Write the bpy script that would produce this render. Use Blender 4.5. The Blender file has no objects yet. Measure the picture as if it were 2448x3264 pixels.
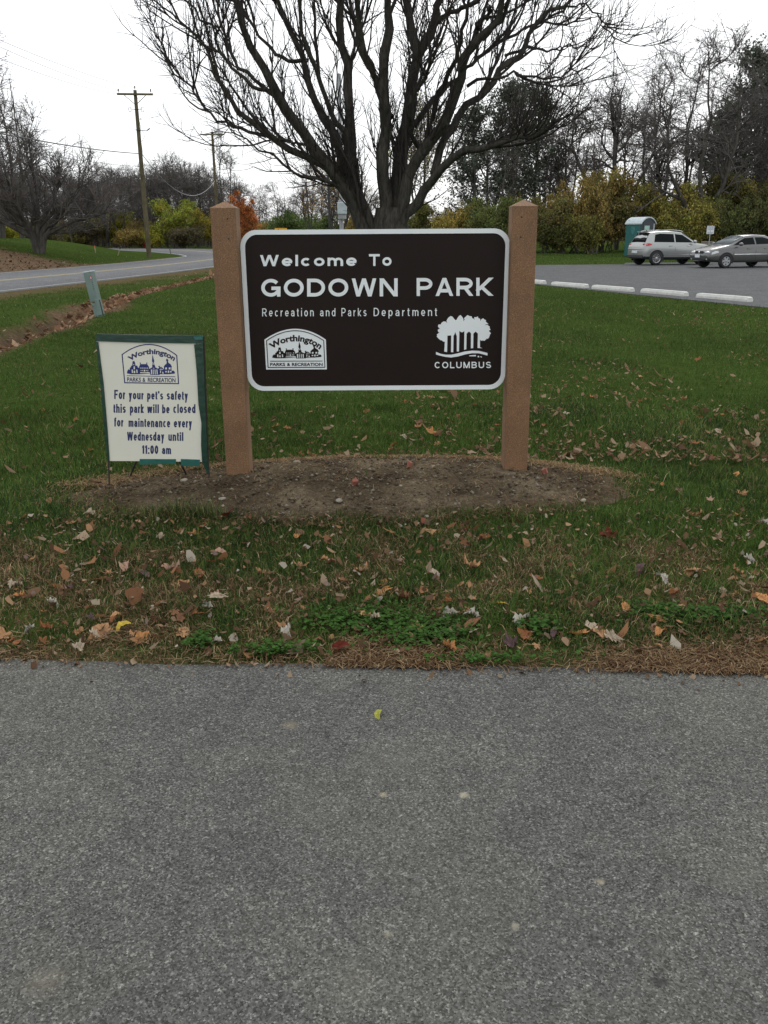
import bpy, bmesh, math, random
import numpy as np
from mathutils import Matrix, Vector

random.seed(11)
RNG = np.random.default_rng(11)
scene = bpy.context.scene
COL = scene.collection

# ------------------------------------------------------------------ camera
CAM_H, PITCH, ROLL, FPX = 1.45, math.radians(17.8), math.radians(-0.35), 2740.0
cam_d = bpy.data.cameras.new('camera')
cam_d.sensor_fit = 'VERTICAL'
cam_d.sensor_height = 36.0
cam_d.lens = FPX / 3264.0 * 36.0
cam_d.clip_start, cam_d.clip_end = 0.05, 3000.0
cam = bpy.data.objects.new('camera', cam_d)
COL.objects.link(cam)
cam.matrix_world = Matrix.Translation((0, 0, CAM_H)) @ Matrix.Rotation(math.pi/2 - PITCH, 4, 'X') @ Matrix.Rotation(ROLL, 4, 'Z')
scene.camera = cam

# ------------------------------------------------------------------ world: bright overcast
SUN_EL, SUN_AZ = math.radians(42), math.radians(18)      # azimuth measured from +Y towards +X
world = bpy.data.worlds.new('World')
scene.world = world
world.use_nodes = True
wn, wl = world.node_tree.nodes, world.node_tree.links
wn.clear()
sky = wn.new('ShaderNodeTexSky')
sky.sky_type = 'NISHITA'
sky.sun_disc = False
sky.sun_elevation, sky.sun_rotation = SUN_EL, SUN_AZ
sky.air_density, sky.dust_density = 1.0, 2.0
tc = wn.new('ShaderNodeTexCoord')
mp = wn.new('ShaderNodeMapping'); mp.inputs['Scale'].default_value = (1.0, 1.0, 2.2)
nz = wn.new('ShaderNodeTexNoise'); nz.inputs['Scale'].default_value = 1.6; nz.inputs['Detail'].default_value = 5
cr = wn.new('ShaderNodeValToRGB')
cr.color_ramp.elements[0].position, cr.color_ramp.elements[1].position = 0.32, 0.7
cr.color_ramp.elements[0].color = (9.6, 10.0, 10.4, 1)
cr.color_ramp.elements[1].color = (13.2, 13.3, 13.4, 1)
mx = wn.new('ShaderNodeMixRGB'); mx.inputs['Fac'].default_value = 0.9
bg = wn.new('ShaderNodeBackground'); bg.inputs['Strength'].default_value = 0.088
wo = wn.new('ShaderNodeOutputWorld')
wl.new(tc.outputs['Generated'], mp.inputs['Vector']); wl.new(mp.outputs['Vector'], nz.inputs['Vector'])
wl.new(nz.outputs['Fac'], cr.inputs['Fac'])
wl.new(sky.outputs['Color'], mx.inputs[1]); wl.new(cr.outputs['Color'], mx.inputs[2])
wl.new(mx.outputs['Color'], bg.inputs['Color']); wl.new(bg.outputs['Background'], wo.inputs['Surface'])

sun_d = bpy.data.lights.new('sun', 'SUN')
sun_d.energy, sun_d.angle, sun_d.color = 0.55, math.radians(22), (1.0, 0.97, 0.92)
sun = bpy.data.objects.new('sun', sun_d)
COL.objects.link(sun)
sv = Vector((math.sin(SUN_AZ)*math.cos(SUN_EL), math.cos(SUN_AZ)*math.cos(SUN_EL), math.sin(SUN_EL)))
sun.rotation_euler = sv.to_track_quat('Z', 'Y').to_euler()
sun.location = (0, 30, 40)

scene.view_settings.view_transform = 'Standard'
scene.view_settings.look = 'None'
scene.view_settings.exposure = 0.36
scene.view_settings.gamma = 1.0
scene.view_settings.use_curve_mapping = False
scene.cycles.max_bounces = 6
scene.cycles.diffuse_bounces = 3
scene.cycles.transparent_max_bounces = 6

# ------------------------------------------------------------------ photograph geometry
cp, sp = math.cos(PITCH), math.sin(PITCH)
_f = np.array([0, cp, -sp]); _r0 = np.array([1., 0, 0]); _u0 = np.array([0, sp, cp])
_r = _r0*math.cos(ROLL) + _u0*math.sin(ROLL); _u = -_r0*math.sin(ROLL) + _u0*math.cos(ROLL)
CAMP = np.array([0, 0, CAM_H])
def ray(px, py): return _f*FPX + _r*(px-1224) + _u*(1632-py)
def gp(px, py, z=0.0):
    d = ray(px, py); return CAMP + d*((z-CAM_H)/d[2])
def pd(px, py, Y):
    d = ray(px, py); return CAMP + d*(Y/d[1])

# ------------------------------------------------------------------ noise and terrain
def _hash(ix, iy, seed):
    h = (ix.astype(np.int64)*374761393 + iy.astype(np.int64)*668265263 + seed*974711) & 0xffffffff
    h = ((h ^ (h >> 13))*1274126177) & 0xffffffff
    return ((h ^ (h >> 16)) & 0xffff)/65535.0
def vnoise(x, y, s=1.0, seed=0):
    x = np.asarray(x, float)*s; y = np.asarray(y, float)*s
    ix, iy = np.floor(x), np.floor(y); fx, fy = x-ix, y-iy
    fx = fx*fx*(3-2*fx); fy = fy*fy*(3-2*fy)
    a, b = _hash(ix, iy, seed), _hash(ix+1, iy, seed); c, d = _hash(ix, iy+1, seed), _hash(ix+1, iy+1, seed)
    return (a*(1-fx)+b*fx)*(1-fy) + (c*(1-fx)+d*fx)*fy
def sstep(a, b, x):
    t = np.clip((np.asarray(x, float)-a)/(b-a), 0, 1); return t*t*(3-2*t)

ROAD_L = np.array([(-22.5,-40),(-20.6,0),(-18.6,20),(-16.9,38),(-15.9,46),(-15.45,54),(-15.3,61),(-15.3,66),(-15.7,71),(-18.5,80),(-24.4,94),(-32,108),(-43,122),(-60,138),(-90,155),(-160,180)])
ROAD_R = np.array([(-16.2,-40),(-13.3,0),(-11.3,20),(-9.0,38),(-8.3,46),(-7.9,54),(-7.8,61),(-7.9,66),(-8.3,72),(-11,86),(-17,103),(-25,118),(-37,133),(-56,149),(-88,167),(-158,192)])
def roadL(y): return np.interp(y, ROAD_L[:, 1], ROAD_L[:, 0])
def roadR(y): return np.interp(y, ROAD_R[:, 1], ROAD_R[:, 0])
def ditch_x(y): return np.interp(y, [0, 9, 13, 15.4, 17, 18.8, 20.5, 22.9, 32, 45], [-5.4, -5.5, -5.72, -5.85, -6.1, -6.25, -6.5, -6.75, -6.7, -6.6])
BED = (-0.23, 4.9, 1.54, 0.585)
def bed_q(x, y):
    q = np.sqrt(((x-BED[0])/BED[2])**2 + ((y-BED[1])/BED[3])**2)
    return q + 0.16*(vnoise(x, y, 5.0, 5)-0.5) + 0.10*(vnoise(x, y, 1.7, 6)-0.5) + 0.10*(vnoise(x, y, 13.0, 8)-0.5)
def path_edge(x): return 2.715 - 0.05*x
def in_lot(x, y):
    e = np.interp(y, [9, 17.5, 27.7, 33, 40, 47], [10.6, 8.0, 4.5, 2.5, 1.5, 1.2])
    return (x > e) & (y > 9.2) & (y < np.where(x > 12.3, 48.0, 45.2))
def terrain(x, y):
    x = np.asarray(x, float); y = np.asarray(y, float)
    q = np.sqrt(((x-0.05)/1.85)**2 + ((y-4.98)/0.8)**2)
    z = 0.085*sstep(1.0, 0.30, q)
    dd = x - ditch_x(y)
    depth = np.interp(y, [0, 9, 12, 17.5, 19.5, 24, 40, 46], [0.1, 0.3, 0.42, 0.36, 0.16, 0.10, 0.08, 0])
    z = z - depth*np.exp(-(dd/np.where(dd < 0, 0.62, 0.34))**4)
    s = roadL(np.clip(y, -40, 180)) - x
    w = sstep(20, 38, y)*sstep(92, 66, y)
    z = z + 1.45*sstep(0.5, 11.5, s)*w
    z = z + 0.28*sstep(45.6, 60, y)*sstep(2, 9, x)*sstep(400, 120, y)
    s2 = sstep(3.2, 6.0, y)*sstep(0.4, 2.0, x-roadR(np.clip(y, -40, 180)))
    s2 = s2*np.where(in_lot(x+0.6, y) | (y > 60), 0, 1)
    z = z + 0.035*(vnoise(x, y, 0.45, 3)-0.5)*s2
    return z
def gt(px, py):
    d = ray(px, py); d = d/np.linalg.norm(d)
    ts = np.linspace(1.5, 220, 9000)
    P = CAMP[None, :] + ts[:, None]*d
    below = P[:, 2] < terrain(P[:, 0], P[:, 1])
    if not below.any(): return P[-1]
    return P[np.argmax(below)]

# ------------------------------------------------------------------ object helpers
def link(o, parent=None):
    COL.objects.link(o)
    if parent is not None: o.parent = parent
    return o
def tag(o, label=None, cat=None, group=None, kind=None):
    if label: o['label'] = label
    if cat: o['category'] = cat
    if group: o['group'] = group
    if kind: o['kind'] = kind
    return o
def thing(name, label, cat, loc=(0, 0, 0), rz=0.0, group=None):
    o = bpy.data.objects.new(name, None)
    o.empty_display_size = 0.1
    link(o); o.location = [float(c) for c in loc]; o.rotation_euler = (0, 0, rz)
    return tag(o, label, cat, group)
def obj(name, me, mat=None, parent=None):
    o = bpy.data.objects.new(name, me)
    if mat is not None and len(me.materials) == 0:
        for m in (mat if isinstance(mat, (list, tuple)) else [mat]): me.materials.append(m)
    return link(o, parent)
def copy_tree(o, parent=None):
    kids = list(o.children)
    c = o.copy(); COL.objects.link(c)
    if parent is not None: c.parent = parent
    for k in kids: copy_tree(k, c)
    return c

def np_mesh(name, V, quads=None, tris=None, col=None, smooth=False, mats=None):
    me = bpy.data.meshes.new(name)
    V = np.ascontiguousarray(V, np.float32)
    nq = 0 if quads is None else len(quads); nt = 0 if tris is None else len(tris)
    me.vertices.add(len(V)); me.vertices.foreach_set('co', V.ravel())
    idx = []
    if nq: idx.append(np.asarray(quads, np.int32).ravel())
    if nt: idx.append(np.asarray(tris, np.int32).ravel())
    idx = np.concatenate(idx)
    me.loops.add(len(idx)); me.loops.foreach_set('vertex_index', idx)
    me.polygons.add(nq+nt)
    st = np.concatenate([np.arange(nq)*4, nq*4 + np.arange(nt)*3]).astype(np.int32)
    me.polygons.foreach_set('loop_start', st)
    if smooth: me.polygons.foreach_set('use_smooth', np.ones(nq+nt, bool))
    if mats is not None: me.polygons.foreach_set('material_index', np.asarray(mats, np.int32))
    me.update(calc_edges=True)
    if col is not None:
        a = me.color_attributes.new('Col', 'FLOAT_COLOR', 'POINT')
        c4 = np.ones((len(V), 4), np.float32); c4[:, :3] = col
        a.data.foreach_set('color', c4.ravel())
    me.validate()
    return me

class MB:
    """collects shapes into one mesh"""
    def __init__(s): s.v = []; s.f = []; s.m = []; s.sm = []
    def add(s, vs, fs, m=0, smooth=False):
        o = len(s.v); s.v += [tuple(float(c) for c in v) for v in vs]
        for f in fs: s.f.append(tuple(i+o for i in f)); s.m.append(m); s.sm.append(smooth)
        return s
    def box(s, c, d, m=0, rot=None):
        hx, hy, hz = d[0]/2, d[1]/2, d[2]/2
        P = [(x, y, z) for x in (-hx, hx) for y in (-hy, hy) for z in (-hz, hz)]
        if rot is not None: P = [tuple(rot @ Vector(p)) for p in P]
        P = [(p[0]+c[0], p[1]+c[1], p[2]+c[2]) for p in P]
        return s.add(P, [(0, 1, 3, 2), (4, 6, 7, 5), (0, 4, 5, 1), (2, 3, 7, 6), (0, 2, 6, 4), (1, 5, 7, 3)], m)
    def cbox(s, c, d, b=0.01, m=0, rot=None):
        """box with chamfered edges"""
        bm = bmesh.new(); bmesh.ops.create_cube(bm, size=1.0)
        for v in bm.verts: v.co = Vector((v.co.x*d[0], v.co.y*d[1], v.co.z*d[2]))
        bmesh.ops.bevel(bm, geom=bm.edges[:], offset=b, segments=2, affect='EDGES', profile=0.5)
        bm.verts.index_update()
        vs = [(rot @ v.co if rot is not None else v.co) + Vector(c) for v in bm.verts]
        s.add(vs, [[v.index for v in f.verts] for f in bm.faces], m); bm.free(); return s
    def tube(s, pts, r, k=8, m=0, caps=True, smooth=True):
        pts = [Vector(p) for p in pts]; n = len(pts)
        rs = r if isinstance(r, (list, tuple)) else [r]*n
        V = []; F = []
        ref = None
        for i, p in enumerate(pts):
            t = (pts[min(i+1, n-1)] - pts[max(i-1, 0)]).normalized()
            if ref is None:
                ref = Vector((0, 0, 1)) if abs(t.z) < 0.8 else Vector((1, 0, 0))
            a = t.cross(ref).normalized(); b = t.cross(a).normalized()
            for j in range(k):
                w = 2*math.pi*j/k; V.append(p + (a*math.cos(w) + b*math.sin(w))*rs[i])
        for i in range(n-1):
            for j in range(k):
                F.append((i*k+j, i*k+(j+1) % k, (i+1)*k+(j+1) % k, (i+1)*k+j))
        s.add(V, F, m, smooth)
        if caps:
            s.add(V[:k], [tuple(range(k))], m); s.add(V[-k:], [tuple(range(k-1, -1, -1))], m)
        return s
    def lathe(s, prof, c=(0, 0, 0), k=16, axis='z', m=0, smooth=True):
        """prof: list of (radius, height) along the axis"""
        V = []; F = []; n = len(prof)
        for (r, h) in prof:
            for j in range(k):
                w = 2*math.pi*j/k; x, y = r*math.cos(w), r*math.sin(w)
                p = (x, y, h) if axis == 'z' else ((x, h, y) if axis == 'y' else (h, x, y))
                V.append((p[0]+c[0], p[1]+c[1], p[2]+c[2]))
        for i in range(n-1):
            for j in range(k): F.append((i*k+j, i*k+(j+1) % k, (i+1)*k+(j+1) % k, (i+1)*k+j))
        return s.add(V, F, m, smooth)
    def ell(s, c, r, m=0, k=10, rot=None):
        V = []; F = []; n = 7
        for i in range(n):
            ph = -math.pi/2 + math.pi*i/(n-1)
            for j in range(k):
                w = 2*math.pi*j/k
                p = Vector((r[0]*math.cos(ph)*math.cos(w), r[1]*math.cos(ph)*math.sin(w), r[2]*math.sin(ph)))
                if rot is not None: p = rot @ p
                V.append((p[0]+c[0], p[1]+c[1], p[2]+c[2]))
        for i in range(n-1):
            for j in range(k): F.append((i*k+j, i*k+(j+1) % k, (i+1)*k+(j+1) % k, (i+1)*k+j))
        return s.add(V, F, m, True)
    def prism(s, poly, a, b, m=0):
        """poly: list of 3d points (front); extruded by vector from a to b offsets"""
        n = len(poly); A = [tuple(np.add(p, a)) for p in poly]; B = [tuple(np.add(p, b)) for p in poly]
        F = [tuple(range(n)), tuple(range(2*n-1, n-1, -1))] + [(i, n+i, n+(i+1) % n, (i+1) % n) for i in range(n)]
        return s.add(A+B, F, m)
    def mesh(s, name, off=(0, 0, 0)):
        me = bpy.data.meshes.new(name)
        me.from_pydata([(v[0]-off[0], v[1]-off[1], v[2]-off[2]) for v in s.v], [], s.f)
        me.polygons.foreach_set('material_index', s.m); me.polygons.foreach_set('use_smooth', s.sm)
        me.update()
        bm = bmesh.new(); bm.from_mesh(me); bmesh.ops.recalc_face_normals(bm, faces=bm.faces[:]); bm.to_mesh(me); bm.free()
        return me
    def build(s, name, mat, parent=None, off=(0, 0, 0)):
        return obj(name, s.mesh(name, off), mat, parent)

# ------------------------------------------------------------------ materials
def new_mat(name):
    m = bpy.data.materials.new(name); m.use_nodes = True
    nt = m.node_tree; return m, nt, nt.nodes['Principled BSDF']
def N(nt, t, **kw):
    n = nt.nodes.new(t)
    for k, v in kw.items():
        if k in n.inputs: n.inputs[k].default_value = v
        else: setattr(n, k, v)
    return n
def pos_node(nt):
    return N(nt, 'ShaderNodeNewGeometry').outputs['Position']
def ocoord(nt):
    return N(nt, 'ShaderNodeTexCoord').outputs['Object']
def ramp(nt, fac, stops):
    r = N(nt, 'ShaderNodeValToRGB'); e = r.color_ramp.elements
    while len(e) < len(stops): e.new(0.5)
    for i, (p, c) in enumerate(stops): e[i].position = p; e[i].color = (*c, 1)
    nt.links.new(fac, r.inputs['Fac']); return r.outputs['Color']
def noise(nt, vec, scale, detail=4, rough=0.6):
    n = N(nt, 'ShaderNodeTexNoise', Scale=scale, Detail=detail, Roughness=rough)
    nt.links.new(vec, n.inputs['Vector']); return n.outputs['Fac']
def mix(nt, a, b, fac, mode='MIX'):
    n = N(nt, 'ShaderNodeMixRGB', blend_type=mode)
    for s, i in ((a, 1), (b, 2), (fac, 0)):
        if isinstance(s, (tuple, list)): n.inputs[i].default_value = (*s, 1)
        elif isinstance(s, (int, float)): n.inputs[i].default_value = s
        else: nt.links.new(s, n.inputs[i])
    return n.outputs['Color']
def bump(nt, h, bsdf, strength=0.4, dist=0.01):
    b = N(nt, 'ShaderNodeBump', Strength=strength, Distance=dist)
    nt.links.new(h, b.inputs['Height']); nt.links.new(b.outputs['Normal'], bsdf.inputs['Normal'])

def m_simple(name, c, rough=0.6, metal=0.0, vary=0.12, scale=6.0, coat=0.0, bmp=0.0, bscale=60):
    m, nt, b = new_mat(name)
    n = noise(nt, ocoord(nt), scale, 5)
    lo = tuple(x*(1-vary) for x in c); hi = tuple(min(1, x*(1+vary)) for x in c)
    nt.links.new(ramp(nt, n, [(0.3, lo), (0.7, hi)]), b.inputs['Base Color'])
    b.inputs['Roughness'].default_value = rough; b.inputs['Metallic'].default_value = metal
    b.inputs['Coat Weight'].default_value = coat
    if bmp: bump(nt, noise(nt, ocoord(nt), bscale, 4), b, bmp, 0.005)
    return m

def m_asphalt(name, dark, mid, light, scale, spots=None, bump_s=0.5, warm=0.0, spec=0.05):
    m, nt, b = new_mat(name)
    P = pos_node(nt)
    vo = N(nt, 'ShaderNodeTexVoronoi', Scale=scale); nt.links.new(P, vo.inputs['Vector'])
    vo2 = N(nt, 'ShaderNodeTexVoronoi', Scale=scale*0.42); nt.links.new(P, vo2.inputs['Vector'])
    sep = N(nt, 'ShaderNodeSeparateColor'); nt.links.new(vo.outputs['Color'], sep.inputs['Color'])
    sep2 = N(nt, 'ShaderNodeSeparateColor'); nt.links.new(vo2.outputs['Color'], sep2.inputs['Color'])
    base = ramp(nt, sep.outputs['Red'], [(0.0, dark), (0.5, mid), (0.86, tuple(x*1.35 for x in mid)), (1.0, light)])
    st2 = ramp(nt, sep2.outputs['Green'], [(0.0, (0.80,)*3), (0.5, (0.97,)*3), (0.95, (1.08,)*3), (1.0, (1.65, 1.62, 1.55))])
    base = mix(nt, base, st2, 0.85, 'MULTIPLY')
    big = ramp(nt, noise(nt, P, 1.3, 5, 0.65), [(0.3, (0.84, 0.845, 0.86)), (0.7, (1.14, 1.13, 1.07))])
    base = mix(nt, base, big, 1.0, 'MULTIPLY')
    base = mix(nt, base, ramp(nt, noise(nt, P, 7.0, 6, 0.75), [(0.3, (0.86, 0.86, 0.87)), (0.7, (1.13, 1.13, 1.11))]), 1.0, 'MULTIPLY')
    if warm:
        wpatch = ramp(nt, noise(nt, P, 0.9, 3), [(0.45, (0, 0, 0)), (0.75, (warm,)*3)])
        base = mix(nt, base, (0.21, 0.185, 0.14), wpatch)
    if spots:
        for (x, y, r, c, s) in spots:
            vm = N(nt, 'ShaderNodeVectorMath', operation='DISTANCE'); vm.inputs[1].default_value = (x, y, 0.004)
            wob = N(nt, 'ShaderNodeMapRange'); wob.inputs['From Max'].default_value = r
            wob.inputs['To Min'].default_value = s; wob.inputs['To Max'].default_value = 0.0
            nzv = N(nt, 'ShaderNodeTexNoise', Scale=40.0, Detail=3.0); nt.links.new(P, nzv.inputs['Vector'])
            ad = N(nt, 'ShaderNodeVectorMath', operation='MULTIPLY_ADD')
            nt.links.new(nzv.outputs['Color'], ad.inputs[0]); ad.inputs[1].default_value = (r*1.2, r*1.2, 0)
            sb = N(nt, 'ShaderNodeVectorMath', operation='SUBTRACT'); sb.inputs[1].default_value = (r*0.6, r*0.6, 0)
            nt.links.new(P, sb.inputs[0]); nt.links.new(sb.outputs[0], ad.inputs[2])
            nt.links.new(ad.outputs[0], vm.inputs[0]); nt.links.new(vm.outputs['Value'], wob.inputs['Value'])
            base = mix(nt, base, c, wob.outputs['Result'])
    nt.links.new(base, b.inputs['Base Color'])
    b.inputs['Roughness'].default_value = 0.88; b.inputs['Specular IOR Level'].default_value = spec
    if bump_s: bump(nt, vo.outputs['Distance'], b, bump_s, 0.004)
    return m

def m_attr(name, rough=0.8, transl=0.25, use_obj=False):
    """colour from the mesh's own colour attribute, optionally times the object colour"""
    m, nt, b = new_mat(name)
    a = N(nt, 'ShaderNodeVertexColor', layer_name='Col').outputs['Color']
    if use_obj:
        oi = N(nt, 'ShaderNodeObjectInfo').outputs['Color']; a = mix(nt, oi, a, 1.0, 'MULTIPLY')
    nt.links.new(a, b.inputs['Base Color']); b.inputs['Roughness'].default_value = rough
    b.inputs['Specular IOR Level'].default_value = 0.04
    if transl:
        tr = N(nt, 'ShaderNodeBsdfTranslucent'); nt.links.new(a, tr.inputs['Color'])
        ms = N(nt, 'ShaderNodeMixShader'); ms.inputs[0].default_value = transl
        nt.links.new(b.outputs[0], ms.inputs[1]); nt.links.new(tr.outputs[0], ms.inputs[2])
        nt.links.new(ms.outputs[0], nt.nodes['Material Output'].inputs['Surface'])
    return m

def m_bark(name, lo, hi, scale=14):
    m, nt, b = new_mat(name)
    mpn = N(nt, 'ShaderNodeMapping'); mpn.inputs['Scale'].default_value = (1, 1, 0.22)
    nt.links.new(ocoord(nt), mpn.inputs['Vector'])
    n = noise(nt, mpn.outputs['Vector'], scale, 6, 0.7)
    big = noise(nt, ocoord(nt), 1.2, 3)
    c = ramp(nt, n, [(0.35, lo), (0.65, hi)])
    c = mix(nt, c, ramp(nt, big, [(0.35, (0.75, 0.78, 0.75)), (0.7, (1.2, 1.18, 1.1))]), 1.0, 'MULTIPLY')
    nt.links.new(c, b.inputs['Base Color']); b.inputs['Roughness'].default_value = 0.92
    b.inputs['Specular IOR Level'].default_value = 0.08
    bump(nt, n, b, 0.9, 0.03)
    return m

MAT = {}
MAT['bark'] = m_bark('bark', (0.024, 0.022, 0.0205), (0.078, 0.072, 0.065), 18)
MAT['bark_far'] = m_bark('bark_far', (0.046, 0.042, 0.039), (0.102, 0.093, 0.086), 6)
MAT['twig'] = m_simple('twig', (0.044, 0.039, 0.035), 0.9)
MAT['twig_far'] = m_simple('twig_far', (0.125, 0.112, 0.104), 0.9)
for k_ in ('twig', 'twig_far'): MAT[k_].node_tree.nodes['Principled BSDF'].inputs['Specular IOR Level'].default_value = 0.05
MAT['leaf_obj'] = m_attr('leaf_foliage', 0.75, 0.3, True)
MAT['grass'] = m_attr('grass_blades', 0.7, 0.25)
MAT['leafy'] = m_attr('fallen_leaf_tissue', 0.75, 0.15, True)
MAT['white_paint'] = m_simple('sign_white', (0.74, 0.78, 0.78), 0.5, vary=0.05, scale=3)
MAT['sign_brown'] = m_simple('sign_brown', (0.0150, 0.0092, 0.0074), 0.5, vary=0.12, scale=3)
MAT['sign_brown'].node_tree.nodes['Principled BSDF'].inputs['Specular IOR Level'].default_value = 0.15
MAT['wood_pole'] = m_bark('pole_wood', (0.085, 0.072, 0.045), (0.15, 0.13, 0.085), 10)
MAT['dark_metal'] = m_simple('dark_metal', (0.04, 0.04, 0.04), 0.5, 0.6)
MAT['galv'] = m_simple('galvanised_metal', (0.33, 0.34, 0.35), 0.5, 0.3)
MAT['black'] = m_simple('black_rubber', (0.014, 0.014, 0.015), 0.75)
MAT['black_trim'] = m_simple('black_trim', (0.022, 0.023, 0.026), 0.5)
MAT['glass_dark'] = m_simple('tinted_glass', (0.008, 0.010, 0.011), 0.08, vary=0.05)
MAT['glass_clear'] = m_simple('windscreen_glass', (0.13, 0.15, 0.155), 0.05, vary=0.3, scale=1.5)
for k_ in ('glass_dark', 'glass_clear'): MAT[k_].node_tree.nodes['Principled BSDF'].inputs['Specular IOR Level'].default_value = 0.05
MAT['chrome'] = m_simple('chrome', (0.55, 0.56, 0.57), 0.25, 0.8)
MAT['red_lens'] = m_simple('red_lens', (0.42, 0.012, 0.012), 0.15, coat=0.5)
MAT['clear_lens'] = m_simple('clear_lens', (0.5, 0.52, 0.54), 0.1, 0.3, coat=0.5)
MAT['suv_paint'] = m_simple('silver_paint', (0.33, 0.34, 0.33), 0.30, 0.5, vary=0.03, coat=0.8)
MAT['sedan_paint'] = m_simple('grey_paint', (0.10, 0.099, 0.097), 0.30, 0.5, vary=0.03, coat=0.8)
MAT['plate'] = m_simple('plate_white', (0.62, 0.65, 0.68), 0.5)
MAT['concrete'] = m_simple('painted_concrete', (0.62, 0.62, 0.58), 0.85, vary=0.14, scale=9, bmp=0.3)
MAT['tan_box'] = m_simple('tan_cabinet', (0.21, 0.175, 0.15), 0.7)
MAT['ped_green'] = m_simple('pale_green_paint', (0.150, 0.215, 0.192), 0.55, vary=0.12, scale=4)
MAT['red_sticker'] = m_simple('red_sticker', (0.42, 0.06, 0.05), 0.6)
MAT['hyd_red'] = m_simple('hydrant_red', (0.52, 0.05, 0.03), 0.5)
MAT['stake_wood'] = m_simple('stake_wood', (0.36, 0.30, 0.20), 0.85)
MAT['stake_orange'] = m_simple('stake_orange', (0.70, 0.13, 0.05), 0.7)
MAT['road_yellow'] = m_simple('sign_yellow', (0.75, 0.36, 0.02), 0.5, vary=0.04)
MAT['teal'] = m_simple('teal_plastic', (0.012, 0.105, 0.10), 0.45, vary=0.10, scale=2)
MAT['navy'] = m_simple('dark_navy_plastic', (0.028, 0.036, 0.050), 0.5)
MAT['pale_grey'] = m_simple('pale_grey_plastic', (0.46, 0.52, 0.54), 0.5)
MAT['mint'] = m_simple('mint_notice', (0.33, 0.50, 0.43), 0.6)
MAT['notice_cream'] = m_simple('notice_cream', (0.68, 0.67, 0.57), 0.45, vary=0.05, scale=2.5)
MAT['notice_blue'] = m_simple('notice_blue', (0.012, 0.022, 0.095), 0.5, vary=0.06)
MAT['logo_blue'] = m_simple('logo_blue', (0.008, 0.018, 0.13), 0.5, vary=0.06)
MAT['green_tape'] = m_simple('green_tape', (0.009, 0.040, 0.025), 0.28, vary=0.18, scale=14, bmp=0.6, bscale=25)
MAT['teal_tape'] = m_simple('faded_green_tape', (0.018, 0.105, 0.088), 0.3, vary=0.2, scale=14, bmp=0.6, bscale=25)
MAT['rust_iron'] = m_simple('rusty_iron', (0.032, 0.024, 0.02), 0.8, vary=0.3, scale=30)
MAT['wire'] = m_simple('wire', (0.22, 0.22, 0.23), 0.6)
MAT['cable'] = m_simple('cable', (0.03, 0.03, 0.032), 0.6)
MAT['porcelain'] = m_simple('porcelain', (0.16, 0.14, 0.13), 0.3)
MAT['brick_chip'] = m_simple('brick_chip', (0.22, 0.072, 0.045), 0.85, vary=0.2, scale=40)
MAT['stone'] = m_simple('pale_stone', (0.26, 0.235, 0.185), 0.85, vary=0.25, scale=30)

def m_composite():
    m, nt, b = new_mat('recycled_plastic_post')
    P = ocoord(nt)
    f = noise(nt, P, 190, 3, 0.7); g = noise(nt, P, 5, 5, 0.65)
    c = ramp(nt, g, [(0.3, (0.168, 0.091, 0.043)), (0.7, (0.238, 0.128, 0.062))])
    c = mix(nt, c, ramp(nt, f, [(0.36, (0.55,)*3), (0.6, (1.1,)*3), (0.68, (2.3, 2.1, 1.9))]), 1.0, 'MULTIPLY')
    nt.links.new(c, b.inputs['Base Color']); b.inputs['Roughness'].default_value = 0.75
    bump(nt, f, b, 0.35, 0.002)
    return m
MAT['composite'] = m_composite()

def m_ground():
    m, nt, b = new_mat('lawn_soil')
    P = pos_node(nt)
    g = ramp(nt, noise(nt, P, 9, 6, 0.7), [(0.3, (0.026, 0.036, 0.011)), (0.52, (0.044, 0.070, 0.018)), (0.72, (0.068, 0.080, 0.025))])
    g2 = ramp(nt, noise(nt, P, 0.35, 4), [(0.35, (0.85, 0.9, 0.8)), (0.65, (1.15, 1.15, 1.05))])
    g = mix(nt, g, g2, 1.0, 'MULTIPLY')
    lit = ramp(nt, noise(nt, P, 14, 6, 0.75), [(0.28, (0.055, 0.036, 0.022)), (0.5, (0.125, 0.085, 0.054)), (0.72, (0.24, 0.165, 0.105))])
    a = N(nt, 'ShaderNodeVertexColor', layer_name='Col')
    sc = N(nt, 'ShaderNodeSeparateColor'); nt.links.new(a.outputs['Color'], sc.inputs['Color'])
    c = mix(nt, g, lit, sc.outputs['Red'])
    mud = ramp(nt, noise(nt, P, 20, 6, 0.7), [(0.3, (0.045, 0.033, 0.024)), (0.7, (0.11, 0.082, 0.058))])
    c = mix(nt, c, mud, sc.outputs['Green'])
    nt.links.new(c, b.inputs['Base Color']); b.inputs['Roughness'].default_value = 0.95
    b.inputs['Specular IOR Level'].default_value = 0.0
    bump(nt, noise(nt, P, 40, 5, 0.7), b, 0.7, 0.03)
    return m
MAT['ground'] = m_ground()

def m_soil():
    m, nt, b = new_mat('bare_soil')
    P = pos_node(nt)
    n1 = noise(nt, P, 3.0, 5, 0.6); n2 = noise(nt, P, 60, 6, 0.75)
    c = ramp(nt, n1, [(0.32, (0.056, 0.043, 0.029)), (0.5, (0.116, 0.091, 0.060)), (0.68, (0.186, 0.148, 0.101))])
    c = mix(nt, c, ramp(nt, n2, [(0.34, (0.45, 0.43, 0.41)), (0.56, (1.0, 1.0, 1.0)), (0.70, (1.75, 1.68, 1.55))]), 1.0, 'MULTIPLY')
    nt.links.new(c, b.inputs['Base Color']); b.inputs['Roughness'].default_value = 0.95
    b.inputs['Specular IOR Level'].default_value = 0.0
    bump(nt, n2, b, 0.9, 0.012)
    return m
MAT['soil'] = m_soil()

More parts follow.
